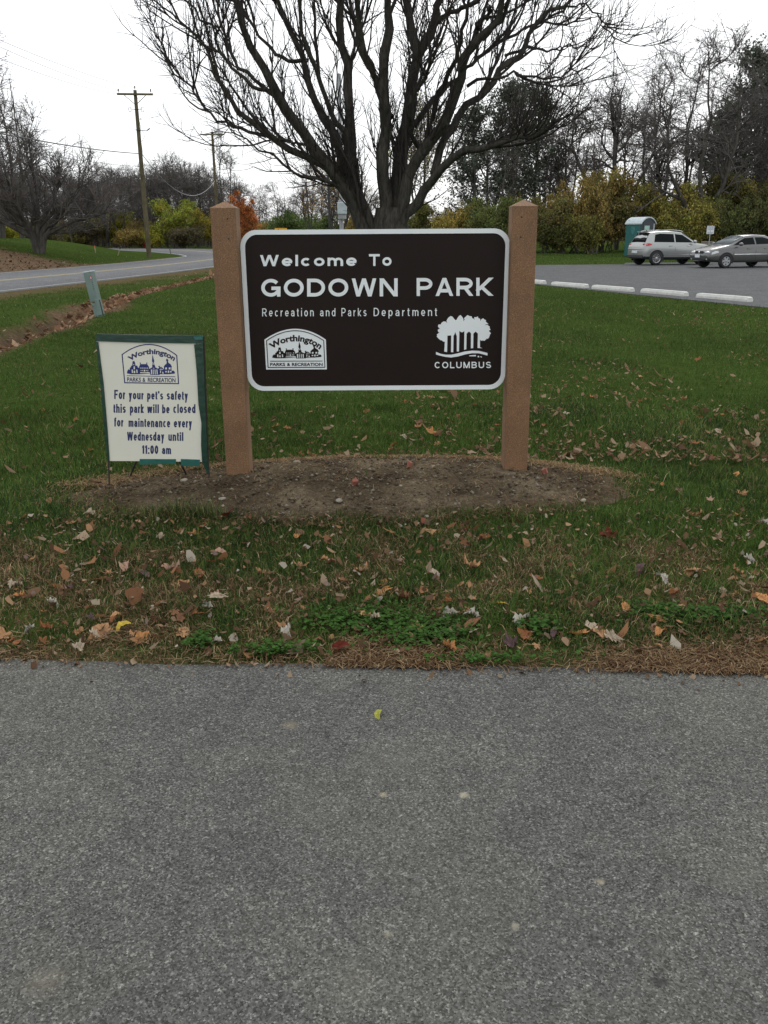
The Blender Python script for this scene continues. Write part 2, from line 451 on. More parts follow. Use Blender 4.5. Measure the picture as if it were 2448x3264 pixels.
#@@SETTING
# ------------------------------------------------------------------ ground sheet
def axis(parts):
    out = [np.arange(a, b, s) for a, b, s in parts]; return np.concatenate(out + [np.array([parts[-1][1]])])
xs = axis([(-600, -100, 25), (-100, -40, 3), (-40, -20, 0.6), (-20, -8, 0.3), (-8, -4, 0.11), (-4, 3, 0.13), (3, 14, 0.3), (14, 50, 1.5), (50, 100, 5), (100, 600, 25)])
ys = axis([(-40, 0, 2), (0, 9, 0.13), (9, 24, 0.16), (24, 64, 0.4), (64, 130, 1.2), (130, 200, 5), (200, 700, 25)])
GX, GY = np.meshgrid(xs, ys); gx, gy = GX.ravel(), GY.ravel()
gz = terrain(gx, gy) - 0.05*sstep(0.99, 0.86, bed_q(gx, gy))
nx_, ny_ = len(xs), len(ys)
ii = (np.arange(ny_-1)[:, None]*nx_ + np.arange(nx_-1)[None, :]).ravel()
gq = np.stack([ii, ii+1, ii+nx_+1, ii+nx_], 1)
dd = gx - ditch_x(gy)
def litter_mask(x, y):
    d = x - ditch_x(y)
    n = vnoise(x, y, 1.3, 21)*0.6 + vnoise(x, y, 4.1, 22)*0.4
    far = sstep(19.2, 21.5, y)
    half = np.interp(y, [8, 17, 19, 22, 30, 45, 60], [0.75, 0.8, 1.0, 0.6, 0.45, 0.5, 0.4])
    m = sstep(1.0, 0.55, np.abs(d)/half + 0.5*(n-0.5))*np.where(y > 7, 1, 0)
    v = x - roadR(np.clip(y, -40, 180))                       # worn verge by the road
    m = np.maximum(m, 0.75*sstep(2.6, 0.4, v + 2.0*(n-0.5))*(v > 0)*(y > 12))
    s = roadL(np.clip(y, -40, 180)) - x                        # leaves under the spreading tree
    q = np.sqrt(((x+21.5)/7.0)**2 + ((y-44.5)/8.5)**2)
    m = np.maximum(m, sstep(1.08, 0.8, q + 0.5*(n-0.5))*(s > 0.3))
    m = np.maximum(m, 0.7*sstep(1.2, 0.2, s + 0.8*(n-0.5))*(s > 0)*(y > 20)*(y < 70))
    return m
lm = litter_mask(gx, gy)
mud = sstep(0.62, 0.3, np.abs(dd+0.12))*sstep(19, 17, gy)*(gy > 6)*(vnoise(gx, gy, 2.5, 30) > 0.25)
edge_dry = 0.7*sstep(0.26, 0.03, gy - path_edge(gx) + 0.34*(vnoise(gx, gy, 2.2, 82)-0.42))*(gy > path_edge(gx)-0.3)
gcol = np.stack([np.maximum(lm, edge_dry), mud*0.8, np.zeros_like(lm)], 1)
ground = obj('ground', np_mesh('ground', np.stack([gx, gy, gz], 1), gq, None, gcol, True), MAT['ground'])
tag(ground, 'grassy ground of the park lawn and roadside', 'ground', kind='structure')

# ------------------------------------------------------------------ asphalt path in front
pxs = np.linspace(-14, 14, 560)
we = path_edge(pxs) + 0.022*(vnoise(pxs, 0*pxs, 5, 50)-0.5) + 0.03*(vnoise(pxs, 0*pxs, 1.3, 51)-0.5)
rows = np.array([0.0, 0.35, 0.7, 0.9, 0.985, 1.0, 1.004])
PV = []
for r in rows:
    yy = -3.2 + (we+3.2)*min(r, 1.0); zz = np.full_like(pxs, 0.012 if r < 0.98 else (0.010 if r <= 1.0 else -0.03))
    PV.append(np.stack([pxs, yy + (0.004 if r > 1 else 0), zz], 1))
PV = np.concatenate(PV); n = len(pxs)
pi = (np.arange(len(rows)-1)[:, None]*n + np.arange(n-1)[None, :]).ravel()
g = lambda x, y: gp(x, y, 0.01)
spots = []
for (x, y, r, c, s) in [(1223, 2536, 0.014, (0.44, 0.38, 0.25), 0.9), (1478, 2537, 0.016, (0.46, 0.42, 0.30), 0.95), (928, 2312, 0.03, (0.25, 0.21, 0.15), 0.6),
                        (1640, 2955, 0.014, (0.40, 0.37, 0.27), 0.9), (1912, 2812, 0.013, (0.44, 0.37, 0.25), 0.9), (1237, 2980, 0.014, (0.36, 0.33, 0.25), 0.8),
                        (150, 3130, 0.05, (0.20, 0.18, 0.135), 0.4), (2100, 3128, 0.022, (0.02, 0.02, 0.02), 0.95), (1950, 3004, 0.012, (0.02, 0.02, 0.02), 0.9),
                        (1130, 3130, 0.07, (0.18, 0.17, 0.14), 0.25), (2350, 2790, 0.08, (0.18, 0.17, 0.14), 0.25), (1235, 2420, 0.12, (0.16, 0.15, 0.13), 0.2)]:
    q = g(x, y); spots.append((q[0], q[1], r*1.15, c, s))
MAT['path'] = m_asphalt('path_asphalt', (0.046, 0.046, 0.044), (0.101, 0.101, 0.096), (0.24, 0.24, 0.225), 250, spots, 0.45, 0.14)
path = obj('path', np_mesh('path', PV, np.stack([pi, pi+1, pi+n+1, pi+n], 1), None, None, True), MAT['path'])
tag(path, 'grey asphalt path in the foreground', 'path', kind='structure')

# ------------------------------------------------------------------ road with centre lines
def resample(P, step):
    P = np.asarray(P, float); d = np.r_[0, np.cumsum(np.linalg.norm(np.diff(P, axis=0), axis=1))]
    return d
tt = np.linspace(0, len(ROAD_L)-1, 400)
def spl(A, t):
    k = np.arange(len(A)); c = np.stack([np.interp(t, k, A[:, 0]), np.interp(t, k, A[:, 1])], 1)
    for _ in range(40):
        c[1:-1] = 0.25*c[:-2] + 0.5*c[1:-1] + 0.25*c[2:]
    return c
RL, RR = spl(ROAD_L, tt), spl(ROAD_R, tt)
def strip(name, a, b, z, mat, lab=None, cat=None, skirt=0.0):
    """a, b: fractions across the road from the left edge"""
    A = RL*(1-a) + RR*a; B = RL*(1-b) + RR*b; n = len(A)
    zc = np.full((n, 1), z)
    V = [np.c_[A, zc-skirt], np.c_[A, zc], np.c_[B, zc], np.c_[B, zc-skirt]] if skirt else [np.c_[A, zc], np.c_[B, zc]]
    V = np.concatenate(V); k = len(V)//n
    i = np.concatenate([np.arange(n-1) + j*n for j in range(k-1)])
    return np_mesh(name, V, np.stack([i, i+1, i+n+1, i+n], 1)), mat
MAT['road'] = m_asphalt('road_asphalt', (0.125, 0.127, 0.134), (0.150, 0.153, 0.162), (0.18, 0.18, 0.19), 45, None, 0.1)
me, m_ = strip('road', 0, 1, 0.02, MAT['road'], skirt=0.1)
road = tag(obj('road', me, m_), 'grey two lane road curving away to the left', 'road', kind='structure')
MAT['paint_yellow'] = m_simple('worn_yellow_paint', (0.34, 0.28, 0.14), 0.8, vary=0.25, scale=1.5)
MAT['paint_white'] = m_simple('worn_white_paint', (0.34, 0.34, 0.33), 0.8, vary=0.2, scale=1.5)
for (nm, a, b, mt) in (('centre_line', 0.478, 0.497, 'paint_yellow'), ('centre_line', 0.515, 0.534, 'paint_yellow'), ('edge_line', 0.958, 0.972, 'paint_white'), ('edge_line', 0.025, 0.042, 'paint_white')):
    me, m_ = strip(nm, a, b, 0.025, MAT[mt]); o = obj(nm, me, m_, road); o['kind'] = 'structure'

# ------------------------------------------------------------------ parking lot
ly = np.linspace(9.2, 33, 40)
le = np.interp(ly, [9, 17.5, 27.7, 33], [10.6, 8.0, 4.5, 2.5]) + 0.05*(vnoise(ly, 0*ly, 1.5, 60)-0.5)
poly = [(float(a), float(b)) for a, b in zip(le, ly)] + [(1.5, 40), (1.2, 45.1), (7, 45.0), (12.2, 45.2), (13.0, 47.8), (60, 49), (60, 9.2)]
mb = MB(); mb.prism([(x, y, 0.016) for x, y in poly], (0, 0, 0), (0, 0, -0.1))
MAT['lot'] = m_asphalt('lot_asphalt', (0.088, 0.088, 0.092), (0.105, 0.106, 0.112), (0.13, 0.13, 0.13), 45, None, 0.1)
lot = tag(mb.build('parking_lot', MAT['lot']), 'asphalt parking lot beyond the lawn', 'parking lot', kind='structure')
MAT['stall_paint'] = m_simple('faded_stall_paint', (0.225, 0.225, 0.23), 0.85, vary=0.3, scale=2)
#@@STALLS

# ------------------------------------------------------------------ soil bed under the sign
SOIL_LIFT = 0.020
bx = np.arange(-2.3, 1.9, 0.022); by = np.arange(4.1, 5.72, 0.022)
BX, BY = np.meshgrid(bx, by); b1, b2 = BX.ravel(), BY.ravel()
q = bed_q(b1, b2)
bz = terrain(b1, b2) + SOIL_LIFT*sstep(1.10, 0.88, q) + 0.024*(vnoise(b1, b2, 8, 70)-0.5) + 0.016*(vnoise(b1, b2, 22, 71)-0.5) + 0.012*(vnoise(b1, b2, 40, 72)-0.5) - 0.03*sstep(1.0, 1.12, q)
hole = np.exp(-(((b1+1.52)/0.25)**2 + ((b2-5.0)/0.16)**2)); bz += 0.004*hole
n = len(bx); bi = (np.arange(len(by)-1)[:, None]*n + np.arange(n-1)[None, :]).ravel()
keep = q[bi] < 1.12
bq = np.stack([bi, bi+1, bi+n+1, bi+n], 1)[keep]
tag(obj('soil_bed', np_mesh('soil_bed', np.stack([b1, b2, bz], 1), bq, None, None, True), MAT['soil']), 'bare brown soil bed under the park sign', 'soil', kind='structure')
def soil_z(x, y): return float(terrain(x, y) + SOIL_LIFT)

#@@GRASS
# ------------------------------------------------------------------ grass
def straw_amount(x, y):
    n = 0.55*vnoise(x, y, 1.6, 80) + 0.45*vnoise(x, y, 5.0, 81)
    e = y - path_edge(x)
    s = sstep(0.46, 0.74, n)*0.6*sstep(2.4, 0.9, e) + 0.10 + 0.09*sstep(1.7, 0.7, e)
    s = np.maximum(s, 0.92*sstep(0.20, 0.04, e + 0.34*(vnoise(x, y, 2.2, 82)-0.42)))
    band = np.exp(-((e-0.62)/0.22)**2)*sstep(0.42, 0.68, vnoise(x, y, 1.1, 83))
    s = np.maximum(s, 0.75*band)
    q = bed_q(x, y); ring = np.exp(-((q-1.07)/0.07)**2)
    s = np.maximum(s, ring*np.where((y > 5.05), 0.75, 0.3)*sstep(.25, .6, vnoise(x, y, 3.0, 98)))
    s = np.maximum(s, 0.8*litter_mask(x, y))
    return np.clip(s, 0, 1)
GREENS = np.array([(0.042, 0.088, 0.019), (0.062, 0.120, 0.025), (0.092, 0.144, 0.034), (0.035, 0.071, 0.023), (0.138, 0.160, 0.050)])
STRAWS = np.array([(0.24, 0.16, 0.085), (0.30, 0.21, 0.115), (0.17, 0.10, 0.055), (0.36, 0.28, 0.17), (0.12, 0.072, 0.042)])
def grass_patch(npts, box, width, hmin, hmax, seed, far=False, ymap=None):
    rng = np.random.default_rng(seed)
    x0, x1, y0, y1 = box
    t = rng.random(npts); y = np.sqrt(y0*y0 + t*(y1*y1-y0*y0)) if ymap else y0 + t*(y1-y0)
    x = (x0 + (x1-x0)*rng.random(npts))*(y/y1 if ymap else 1)
    keep = (y > path_edge(x) - 0.012 + 0.03*(vnoise(x, y, 9, 90)-0.5))
    q = bed_q(x, y); keep &= rng.random(npts) < np.maximum(0.012, sstep(0.86, 1.04, q))
    keep &= ~in_lot(x-0.02, y); keep &= (x > roadR(y)+0.05) | (x < roadL(y)-0.05)
    st = straw_amount(x, y)
    dens = 0.35 + 0.65*sstep(0.15, 0.5, vnoise(x, y, 6, 91)); keep &= rng.random(npts) < dens
    keep &= ~((rng.random(npts) < 0.96) & (litter_mask(x, y) > 0.5) & (y > 9))
    x, y, st = x[keep], y[keep], st[keep]; n = len(x)
    z = terrain(x, y)
    straw = rng.random(n) < st
    tuft = 0.75 + 0.6*vnoise(x, y, 2.4, 92) + 0.35*(vnoise(x, y, 9, 93)-0.5)
    h = (hmin + (hmax-hmin)*rng.random(n)**1.5)*tuft
    e = y - path_edge(x); h *= 0.45 + 0.55*sstep(0.0, 0.5, e)
    tall = np.exp(-(((x+1.02)/0.18)**2 + ((y-4.40)/0.06)**2)); h *= 1 + 1.3*tall
    az = rng.random(n)*2*np.pi + 1.5*vnoise(x, y, 1.2, 94)
    lean = np.clip(rng.normal(0.75, 0.38, n), 0.05, 1.5); lean = np.where(straw, np.clip(lean+0.45, 0, 1.52), lean)
    lean = np.where(tall > 0.4, lean*0.5, lean)
    dx, dy = np.cos(az), np.sin(az)
    w = width*(0.6 + 0.8*rng.random(n))
    fa = rng.random(n)*2*np.pi; sx, sy = np.cos(fa)*w/2, np.sin(fa)*w/2
    mult = (0.50 + 0.95*rng.random(n)**1.3)
    hue = np.clip(vnoise(x, y, 0.8, 95)*0.6 + 0.4*rng.random(n), 0, 0.999)
    cg = GREENS[(hue*5).astype(int)]; cs = STRAWS[rng.integers(0, 5, n)]
    c = np.where(straw[:, None], cs, cg)*mult[:, None]*(0.70 + 0.35*vnoise(x, y, 1.3, 96) + 0.28*vnoise(x, y, 4.5, 97))[:, None]
    mz = h*np.cos(lean*0.6)*0.55; mr = h*np.sin(lean*0.6)*0.55
    tz = mz + h*np.cos(np.minimum(lean*1.35, 1.65))*0.5; tr = mr + h*np.sin(np.minimum(lean*1.35, 1.65))*0.5
    b = np.stack([x, y, z-0.006], 1)
    side = np.stack([sx, sy, np.zeros(n)], 1)
    mid = b + np.stack([dx*mr, dy*mr, mz+0.006], 1)
    tip = b + np.stack([dx*tr, dy*tr, np.maximum(tz, 0.004)+0.006], 1)
    if far:
        V = np.stack([b-side, b+side, tip], 1).reshape(-1, 3); k = 3
        i = np.arange(n)*3; T = np.stack([i, i+1, i+2], 1); Q = None
    else:
        V = np.stack([b-side, b+side, mid+side*0.8, mid-side*0.8, tip], 1).reshape(-1, 3); k = 5
        i = np.arange(n)*5; Q = np.stack([i, i+1, i+2, i+3], 1); T = np.stack([i+3, i+2, i+4], 1)
    return V, Q, T, np.repeat(c, k, 0)
def merge(parts):
    Vs, Qs, Ts, Cs, o = [], [], [], [], 0
    for V, Q, T, C in parts:
        if Q is not None: Qs.append(Q+o)
        if T is not None: Ts.append(T+o)
        Vs.append(V); Cs.append(C); o += len(V)
    return np.concatenate(Vs), (np.concatenate(Qs) if Qs else None), (np.concatenate(Ts) if Ts else None), np.concatenate(Cs)
GP = [grass_patch(150000, (-2.6, 2.6, 2.62, 4.5), 0.0034, 0.025, 0.075, 1),
      grass_patch(150000, (-4.2, 4.2, 4.3, 7.5), 0.0042, 0.025, 0.075, 2),
      grass_patch(180000, (-8, 7.8, 7.3, 14), 0.006, 0.03, 0.075, 3, True),
      grass_patch(190000, (-16, 16, 13.5, 32), 0.011, 0.03, 0.075, 4, True),
      grass_patch(70000, (-26, 24, 31, 64), 0.03, 0.03, 0.08, 5, True)]
V, Q, T, C = merge(GP)
tag(obj('grass', np_mesh('grass', V, Q, T, C), MAT['grass']), 'short autumn lawn grass with straw coloured blades', 'grass', kind='stuff')

# clover and dead thatch by the path edge
def clover(seed):
    rng = np.random.default_rng(seed); P = []
    for (px, py, rx, ry, n) in [(1180, 1990, 0.24, 0.13, 620), (1330, 2050, 0.16, 0.09, 300), (2250, 1975, 0.28, 0.07, 460), (900, 2085, 0.12, 0.04, 160), (1530, 2120, 0.25, 0.03, 150), (1720, 2010, 0.07, 0.06, 160), (2080, 1960, 0.1, 0.05, 150), (640, 2060, 0.05, 0.05, 90), (840, 2095, 0.1, 0.03, 70), (1400, 2020, .1, .1, 200)]:
        c = gp(px, py); P.append(np.c_[c[0]+rx*rng.normal(0, .55, n), c[1]+ry*rng.normal(0, .55, n)])
    P = np.concatenate(P); P = P[P[:, 1] > path_edge(P[:, 0])+0.01]; n = len(P)
    c = np.c_[P, terrain(P[:, 0], P[:, 1]) + 0.012 + 0.035*rng.random(n)]
    Vs, Ts, Cs = [], [], []; o = 0
    base = rng.random(n)*6.28
    for j in range(3):
        a = base + j*2.094; r = 0.0055*(0.6+0.8*rng.random(n))
        ctr = c + np.c_[np.cos(a)*r, np.sin(a)*r, 0.002*rng.normal(size=n)]
        tx, ty = rng.normal(0, .3, n), rng.normal(0, .3, n)
        ring = []
        for k in range(6):
            w = k*1.0472; ring.append(ctr + np.c_[np.cos(w)*r, np.sin(w)*r, r*(np.cos(w)*tx + np.sin(w)*ty)])
        V = np.stack(ring, 1).reshape(-1, 3); i = np.arange(n)*6 + o
        Ts += [np.stack([i, i+1, i+2], 1), np.stack([i, i+2, i+3], 1), np.stack([i, i+3, i+4], 1), np.stack([i, i+4, i+5], 1)]
        col = np.array([0.048, 0.105, 0.022])*(0.7+0.6*rng.random((n, 1))); Vs.append(V); Cs.append(np.repeat(col, 6, 0)); o += len(V)
    return np.concatenate(Vs), np.concatenate(Ts), np.concatenate(Cs)
V, T, C = clover(7)
tag(obj('clover', np_mesh('clover', V, None, T, C), MAT['grass']), 'bright green clover patches by the path edge', 'clover', kind='stuff')

# dead thatch: flat straws along the path edge, round the bed and over the soil
def thatch(seed):
    rng = np.random.default_rng(seed)
    n1 = 15000; x = rng.uniform(-1.9, 1.9, n1); e = np.abs(rng.normal(0, 0.13, n1)) - 0.02; y = path_edge(x) + e
    k = rng.random(n1) < 0.10 + 0.8*sstep(0.55, 0.35, vnoise(x, y, 2.2, 82)); x, y = x[k], y[k]
    n2 = 15000; a = rng.random(n2)*6.28; rr = 1.05 + 0.075*rng.normal(size=n2)
    x2 = BED[0]+BED[2]*rr*np.cos(a); y2 = BED[1]+BED[3]*rr*np.sin(a)
    k = rng.random(n2) < np.where(y2 > 5.0, 0.9, 0.22)*(0.4+0.6*vnoise(x2, y2, 3, 102)); x2, y2 = x2[k], y2[k]
    n3 = 1500; a = rng.random(n3)*6.28; rr = np.sqrt(rng.random(n3)); x3 = BED[0]+BED[2]*rr*np.cos(a); y3 = BED[1]+BED[3]*rr*np.sin(a)
    x = np.r_[x, x2, x3]; y = np.r_[y, y2, y3]; n = len(x)
    L = rng.uniform(0.015, 0.07, n); az = rng.random(n)*6.28; w = rng.uniform(0.0008, 0.0018, n)
    z = terrain(x, y) + 0.012 + rng.random(n)*0.012
    z = z + np.where(bed_q(x, y) < .95, SOIL_LIFT-.006, 0.012)*(bed_q(x, y) < 1.25)
    z = np.where(y < path_edge(x), 0.016, z)
    d = np.c_[np.cos(az), np.sin(az), rng.normal(0, .18, n)]; s = np.c_[-np.sin(az), np.cos(az), np.zeros(n)]*w[:, None]
    c = np.c_[x, y, z]; bend = np.c_[np.zeros(n), np.zeros(n), rng.uniform(0, .01, n)] + s*rng.normal(0, 4, (n, 1))
    A, M, B = c-d*L[:, None]/2, c+bend, c+d*L[:, None]/2
    V = np.stack([A-s, A+s, M+s, M-s, B+s, B-s], 1).reshape(-1, 3); i = np.arange(n)*6
    Q = np.concatenate([np.stack([i, i+1, i+2, i+3], 1), np.stack([i+3, i+2, i+4, i+5], 1)])
    col = STRAWS[rng.integers(0, 5, n)]*rng.uniform(0.7, 1.25, (n, 1))*np.where((y > 5.0) & (bed_q(x, y) < 1.3), 1.1, .78)[:, None]*np.array([1.0, .94, .90])
    return V, Q, np.repeat(col, 6, 0)
V, Q, C = thatch(8)
tag(obj('thatch', np_mesh('thatch', V, Q, None, C), MAT['grass']), 'dead straw thatch along the path edge and soil bed', 'thatch', kind='stuff')

# leaf litter too small and too many to count
def litter(seed):
    rng = np.random.default_rng(seed)
    def chips(x, y, size, cols):
        n = len(x); z = terrain(x, y) + np.where(y - path_edge(x) < .35, .018, .036) + 0.02*rng.random(n)
        a = rng.random(n)*6.28; t = rng.normal(0, .45, (n, 2)); s = size*np.exp(rng.normal(0, .45, n))
        pts = []
        for k, (u, v) in enumerate([(-1, 0), (-.3, .55), (.55, .45), (1, 0), (.4, -.6), (-.4, -.5)]):
            j1, j2 = rng.uniform(.55, 1.3, n), rng.uniform(.5, 1.4, n); px = s*(u*j1*np.cos(a)-v*j2*np.sin(a)); py = s*(u*j1*np.sin(a)+v*j2*np.cos(a))
            pts.append(np.c_[x+px, y+py, z + px*t[:, 0] + py*t[:, 1] + s*0.3*(u*u-.4)*rng.normal(1, .5, n)])
        V = np.stack(pts, 1).reshape(-1, 3); i = np.arange(n)*6
        Q = np.concatenate([np.stack([i, i+1, i+4, i+5], 1), np.stack([i+1, i+2, i+3, i+4], 1)])
        c = cols[rng.integers(0, len(cols), n)]*rng.uniform(.7, 1.2, (n, 1))
        return V, Q, None, np.repeat(c, 6, 0)
    tan = np.array([(.23, .14, .08), (.28, .185, .115), (.15, .09, .052), (.31, .23, .155), (.11, .06, .036), (.17, .10, .06)])
    parts = []
    n = 6500; t = rng.random(n); y = 5.4 + 13*t**1.5; x = rng.uniform(-.05, 0.52, n)*y*1.0      # right lawn
    k = (rng.random(n) < sstep(.38, .75, vnoise(x, y, .9, 111)*.6 + vnoise(x, y, 2.8, 112)*.4)) & ~in_lot(x, y) & (x > .1); parts.append(chips(x[k], y[k], .0145, tan))
    n = 5200; y = rng.uniform(10, 46, n); x = ditch_x(y) + rng.normal(0, .34, n)
    k = litter_mask(x, y) > .45; parts.append(chips(x[k], y[k], .042, tan*np.array([1.12, 1.05, 1.0])))
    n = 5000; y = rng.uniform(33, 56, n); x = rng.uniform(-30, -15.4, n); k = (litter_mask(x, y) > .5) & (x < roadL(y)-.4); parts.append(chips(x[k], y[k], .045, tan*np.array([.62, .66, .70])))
    n = 4200; y = rng.uniform(2.75, 4.4, n); x = rng.uniform(-2.2, 2.2, n); k = (bed_q(x, y) > 1.05) & (y > path_edge(x)+.03); k &= rng.random(n) < .25+.75*vnoise(x, y, 3, 120); parts.append(chips(x[k], y[k], .0095, np.vstack([tan, tan*.6, [(.34, .30, .24)]])))
    n = 800; y = rng.uniform(2.72, 4.35, n); x = rng.uniform(-2.2, 2.2, n); k = (bed_q(x, y) > 1.06) & (y > path_edge(x)+.02) & (rng.random(n) < .2+.9*vnoise(x, y, 2.2, 121)); parts.append(chips(x[k], y[k], .0145, np.vstack([tan*np.array([1.2, 1.0, .85]), tan*.75, [(.34, .28, .20), (.20, .14, .12)]])))
    n = 260; x = rng.uniform(-1.6, 1.6, n); y = path_edge(x) - np.abs(rng.normal(0, .05, n)); P_ = chips(x, y, .007, tan); P_[0][:, 2] += .013 - P_[0][:, 2].mean(); parts.append(P_)
    n = 1100; y = rng.uniform(5.45, 8, n); x = rng.uniform(-1.2, 2.2, n); k = rng.random(n) < np.exp(-(y-5.45)/1.0); parts.append(chips(x[k], y[k], .017, tan))
    n = 250; y = rng.uniform(5, 12, n); x = rng.uniform(-.45, -.15, n)*y; parts.append(chips(x, y, .018, tan))
    return merge(parts)
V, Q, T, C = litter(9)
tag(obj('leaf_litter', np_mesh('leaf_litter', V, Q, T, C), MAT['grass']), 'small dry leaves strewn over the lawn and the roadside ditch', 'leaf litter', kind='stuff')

# pebbles in the soil
def pebbles(seed):
    rng = np.random.default_rng(seed); n = 7000
    a = rng.random(n)*6.28; rr = np.sqrt(rng.random(n)); x = BED[0]+BED[2]*rr*np.cos(a); y = BED[1]+BED[3]*rr*np.sin(a)
    k = bed_q(x, y) < .98; x, y = x[k], y[k]; n = len(x)
    s = 0.0022 + 0.0125*rng.random(n)**4; z = terrain(x, y) + SOIL_LIFT + 0.004
    D = np.array([(1, 0, 0), (-1, 0, 0), (0, 1, 0), (0, -1, 0), (0, 0, .7), (0, 0, -.7)])
    V = np.c_[x, y, z][:, None, :] + D[None]*s[:, None, None]*rng.uniform(.6, 1.3, (n, 6, 1))
    F = np.array([(0, 2, 4), (2, 1, 4), (1, 3, 4), (3, 0, 4), (2, 0, 5), (1, 2, 5), (3, 1, 5), (0, 3, 5)])
    T = (np.arange(n)[:, None, None]*6 + F[None]).reshape(-1, 3)
    c = np.array([(.26, .23, .18), (.13, .105, .076), (.11, .088, .062), (.09, .07, .05), (.15, .122, .086), (.075, .058, .042), (.12, .095, .068)])[rng.integers(0, 7, n)]
    return V.reshape(-1, 3), T, np.repeat(c, 6, 0)
V, T, C = pebbles(10)
tag(obj('pebbles', np_mesh('pebbles', V, None, T, C), MAT['grass']), 'small pale pebbles in the soil bed', 'pebbles', kind='stuff')

# ------------------------------------------------------------------ flat lettering and marks laid on a plane
class Plane:
    def __init__(s, O, R, U):
        s.O = np.array(O, float); s.R = np.array(R, float)/np.linalg.norm(R); U = np.array(U, float)
        U = U - s.R*(U @ s.R); s.U = U/np.linalg.norm(U); s.W = np.cross(s.R, s.U)
    def uv(s, px, py):
        d = ray(px, py); t = ((s.O-CAMP) @ s.W)/(d @ s.W); p = CAMP + d*t - s.O
        return (float(p @ s.R), float(p @ s.U))
    def mat(s, w=0.0):
        o = s.O + s.W*w
        return Matrix(((s.R[0], s.U[0], s.W[0], o[0]), (s.R[1], s.U[1], s.W[1], o[1]), (s.R[2], s.U[2], s.W[2], o[2]), (0, 0, 0, 1)))
def curve_mesh(name, loops, depth):
    """filled 2d outlines (inner loops are holes) with thickness"""
    cu = bpy.data.curves.new(name, 'CURVE'); cu.dimensions = '2D'; cu.fill_mode = 'BOTH'; cu.extrude = depth/2
    for L in loops:
        sp_ = cu.splines.new('POLY'); sp_.points.add(len(L)-1)
        for p, (a, b) in zip(sp_.points, L): p.co = (a, b, 0, 1)
        sp_.use_cyclic_u = True
    o = bpy.data.objects.new(name, cu); COL.objects.link(o)
    dg = bpy.context.evaluated_depsgraph_get(); dg.update()
    me = bpy.data.meshes.new_from_object(o.evaluated_get(dg)); me.name = name
    bpy.data.objects.remove(o); bpy.data.curves.remove(cu)
    return me
_capcache = {}
def text_raw(txt, bold):
    cu = bpy.data.curves.new('t', 'FONT'); cu.body = txt; cu.size = 1.0; cu.offset = bold; cu.resolution_u = 6
    o = bpy.data.objects.new('t', cu); COL.objects.link(o)
    dg = bpy.context.evaluated_depsgraph_get(); dg.update()
    me = bpy.data.meshes.new_from_object(o.evaluated_get(dg))
    bpy.data.objects.remove(o); bpy.data.curves.remove(cu)
    return me
def cap_height(bold, ch='H'):
    if (bold, ch) not in _capcache:
        me = text_raw(ch, bold); z = [v.co.y for v in me.vertices]; _capcache[(bold, ch)] = (min(z), max(z)); bpy.data.meshes.remove(me)
    return _capcache[(bold, ch)]
def text_fit(txt, bold, ref, fn, depth):
    """text whose box (width 0..1, baseline..cap 0..1) is sent through fn(u, v) -> plane coords"""
    me = text_raw(txt, bold); lo, hi = cap_height(bold, ref)
    xs_ = [v.co.x for v in me.vertices]; a, b = min(xs_), max(xs_)
    P = [fn((v.co.x-a)/(b-a), (v.co.y-lo)/(hi-lo)) for v in me.vertices]
    bm = bmesh.new(); bm.from_mesh(me)
    for v, p in zip(bm.verts, P): v.co = (p[0], p[1], 0)
    bmesh.ops.recalc_face_normals(bm, faces=bm.faces[:])
    for f in bm.faces:
        if f.normal.z < 0: f.normal_flip()
    r = bmesh.ops.extrude_face_region(bm, geom=bm.faces[:])
    for g_ in r['geom']:
        if isinstance(g_, bmesh.types.BMVert): g_.co.z += depth
    for f in bm.faces: f.smooth = False
    bm.to_mesh(me); bm.free()
    return me
def join_meshes(name, ms):
    bm = bmesh.new()
    for m in ms: bm.from_mesh(m)
    me = bpy.data.meshes.new(name); bm.to_mesh(me); bm.free()
    for m in ms: bpy.data.meshes.remove(m)
    return me
def px_box(pl, x0, x1, base0, base1, cap0, cap1):
    """baseline from (x0,base0) to (x1,base1), cap line from (x0,cap0) to (x1,cap1), in photo pixels"""
    def fn(u, v):
        x = x0 + (x1-x0)*u; b = base0 + (base1-base0)*u; c = cap0 + (cap1-cap0)*u
        return pl.uv(x, b + (c-b)*v)
    return fn
def place(o, pl, w, parent):
    o.parent = parent; o.matrix_world = pl.mat(w)
    o.matrix_parent_inverse = Matrix.Identity(4)
    bpy.context.view_layer.update()
    o.matrix_basis = parent.matrix_world.inverted() @ pl.mat(w)


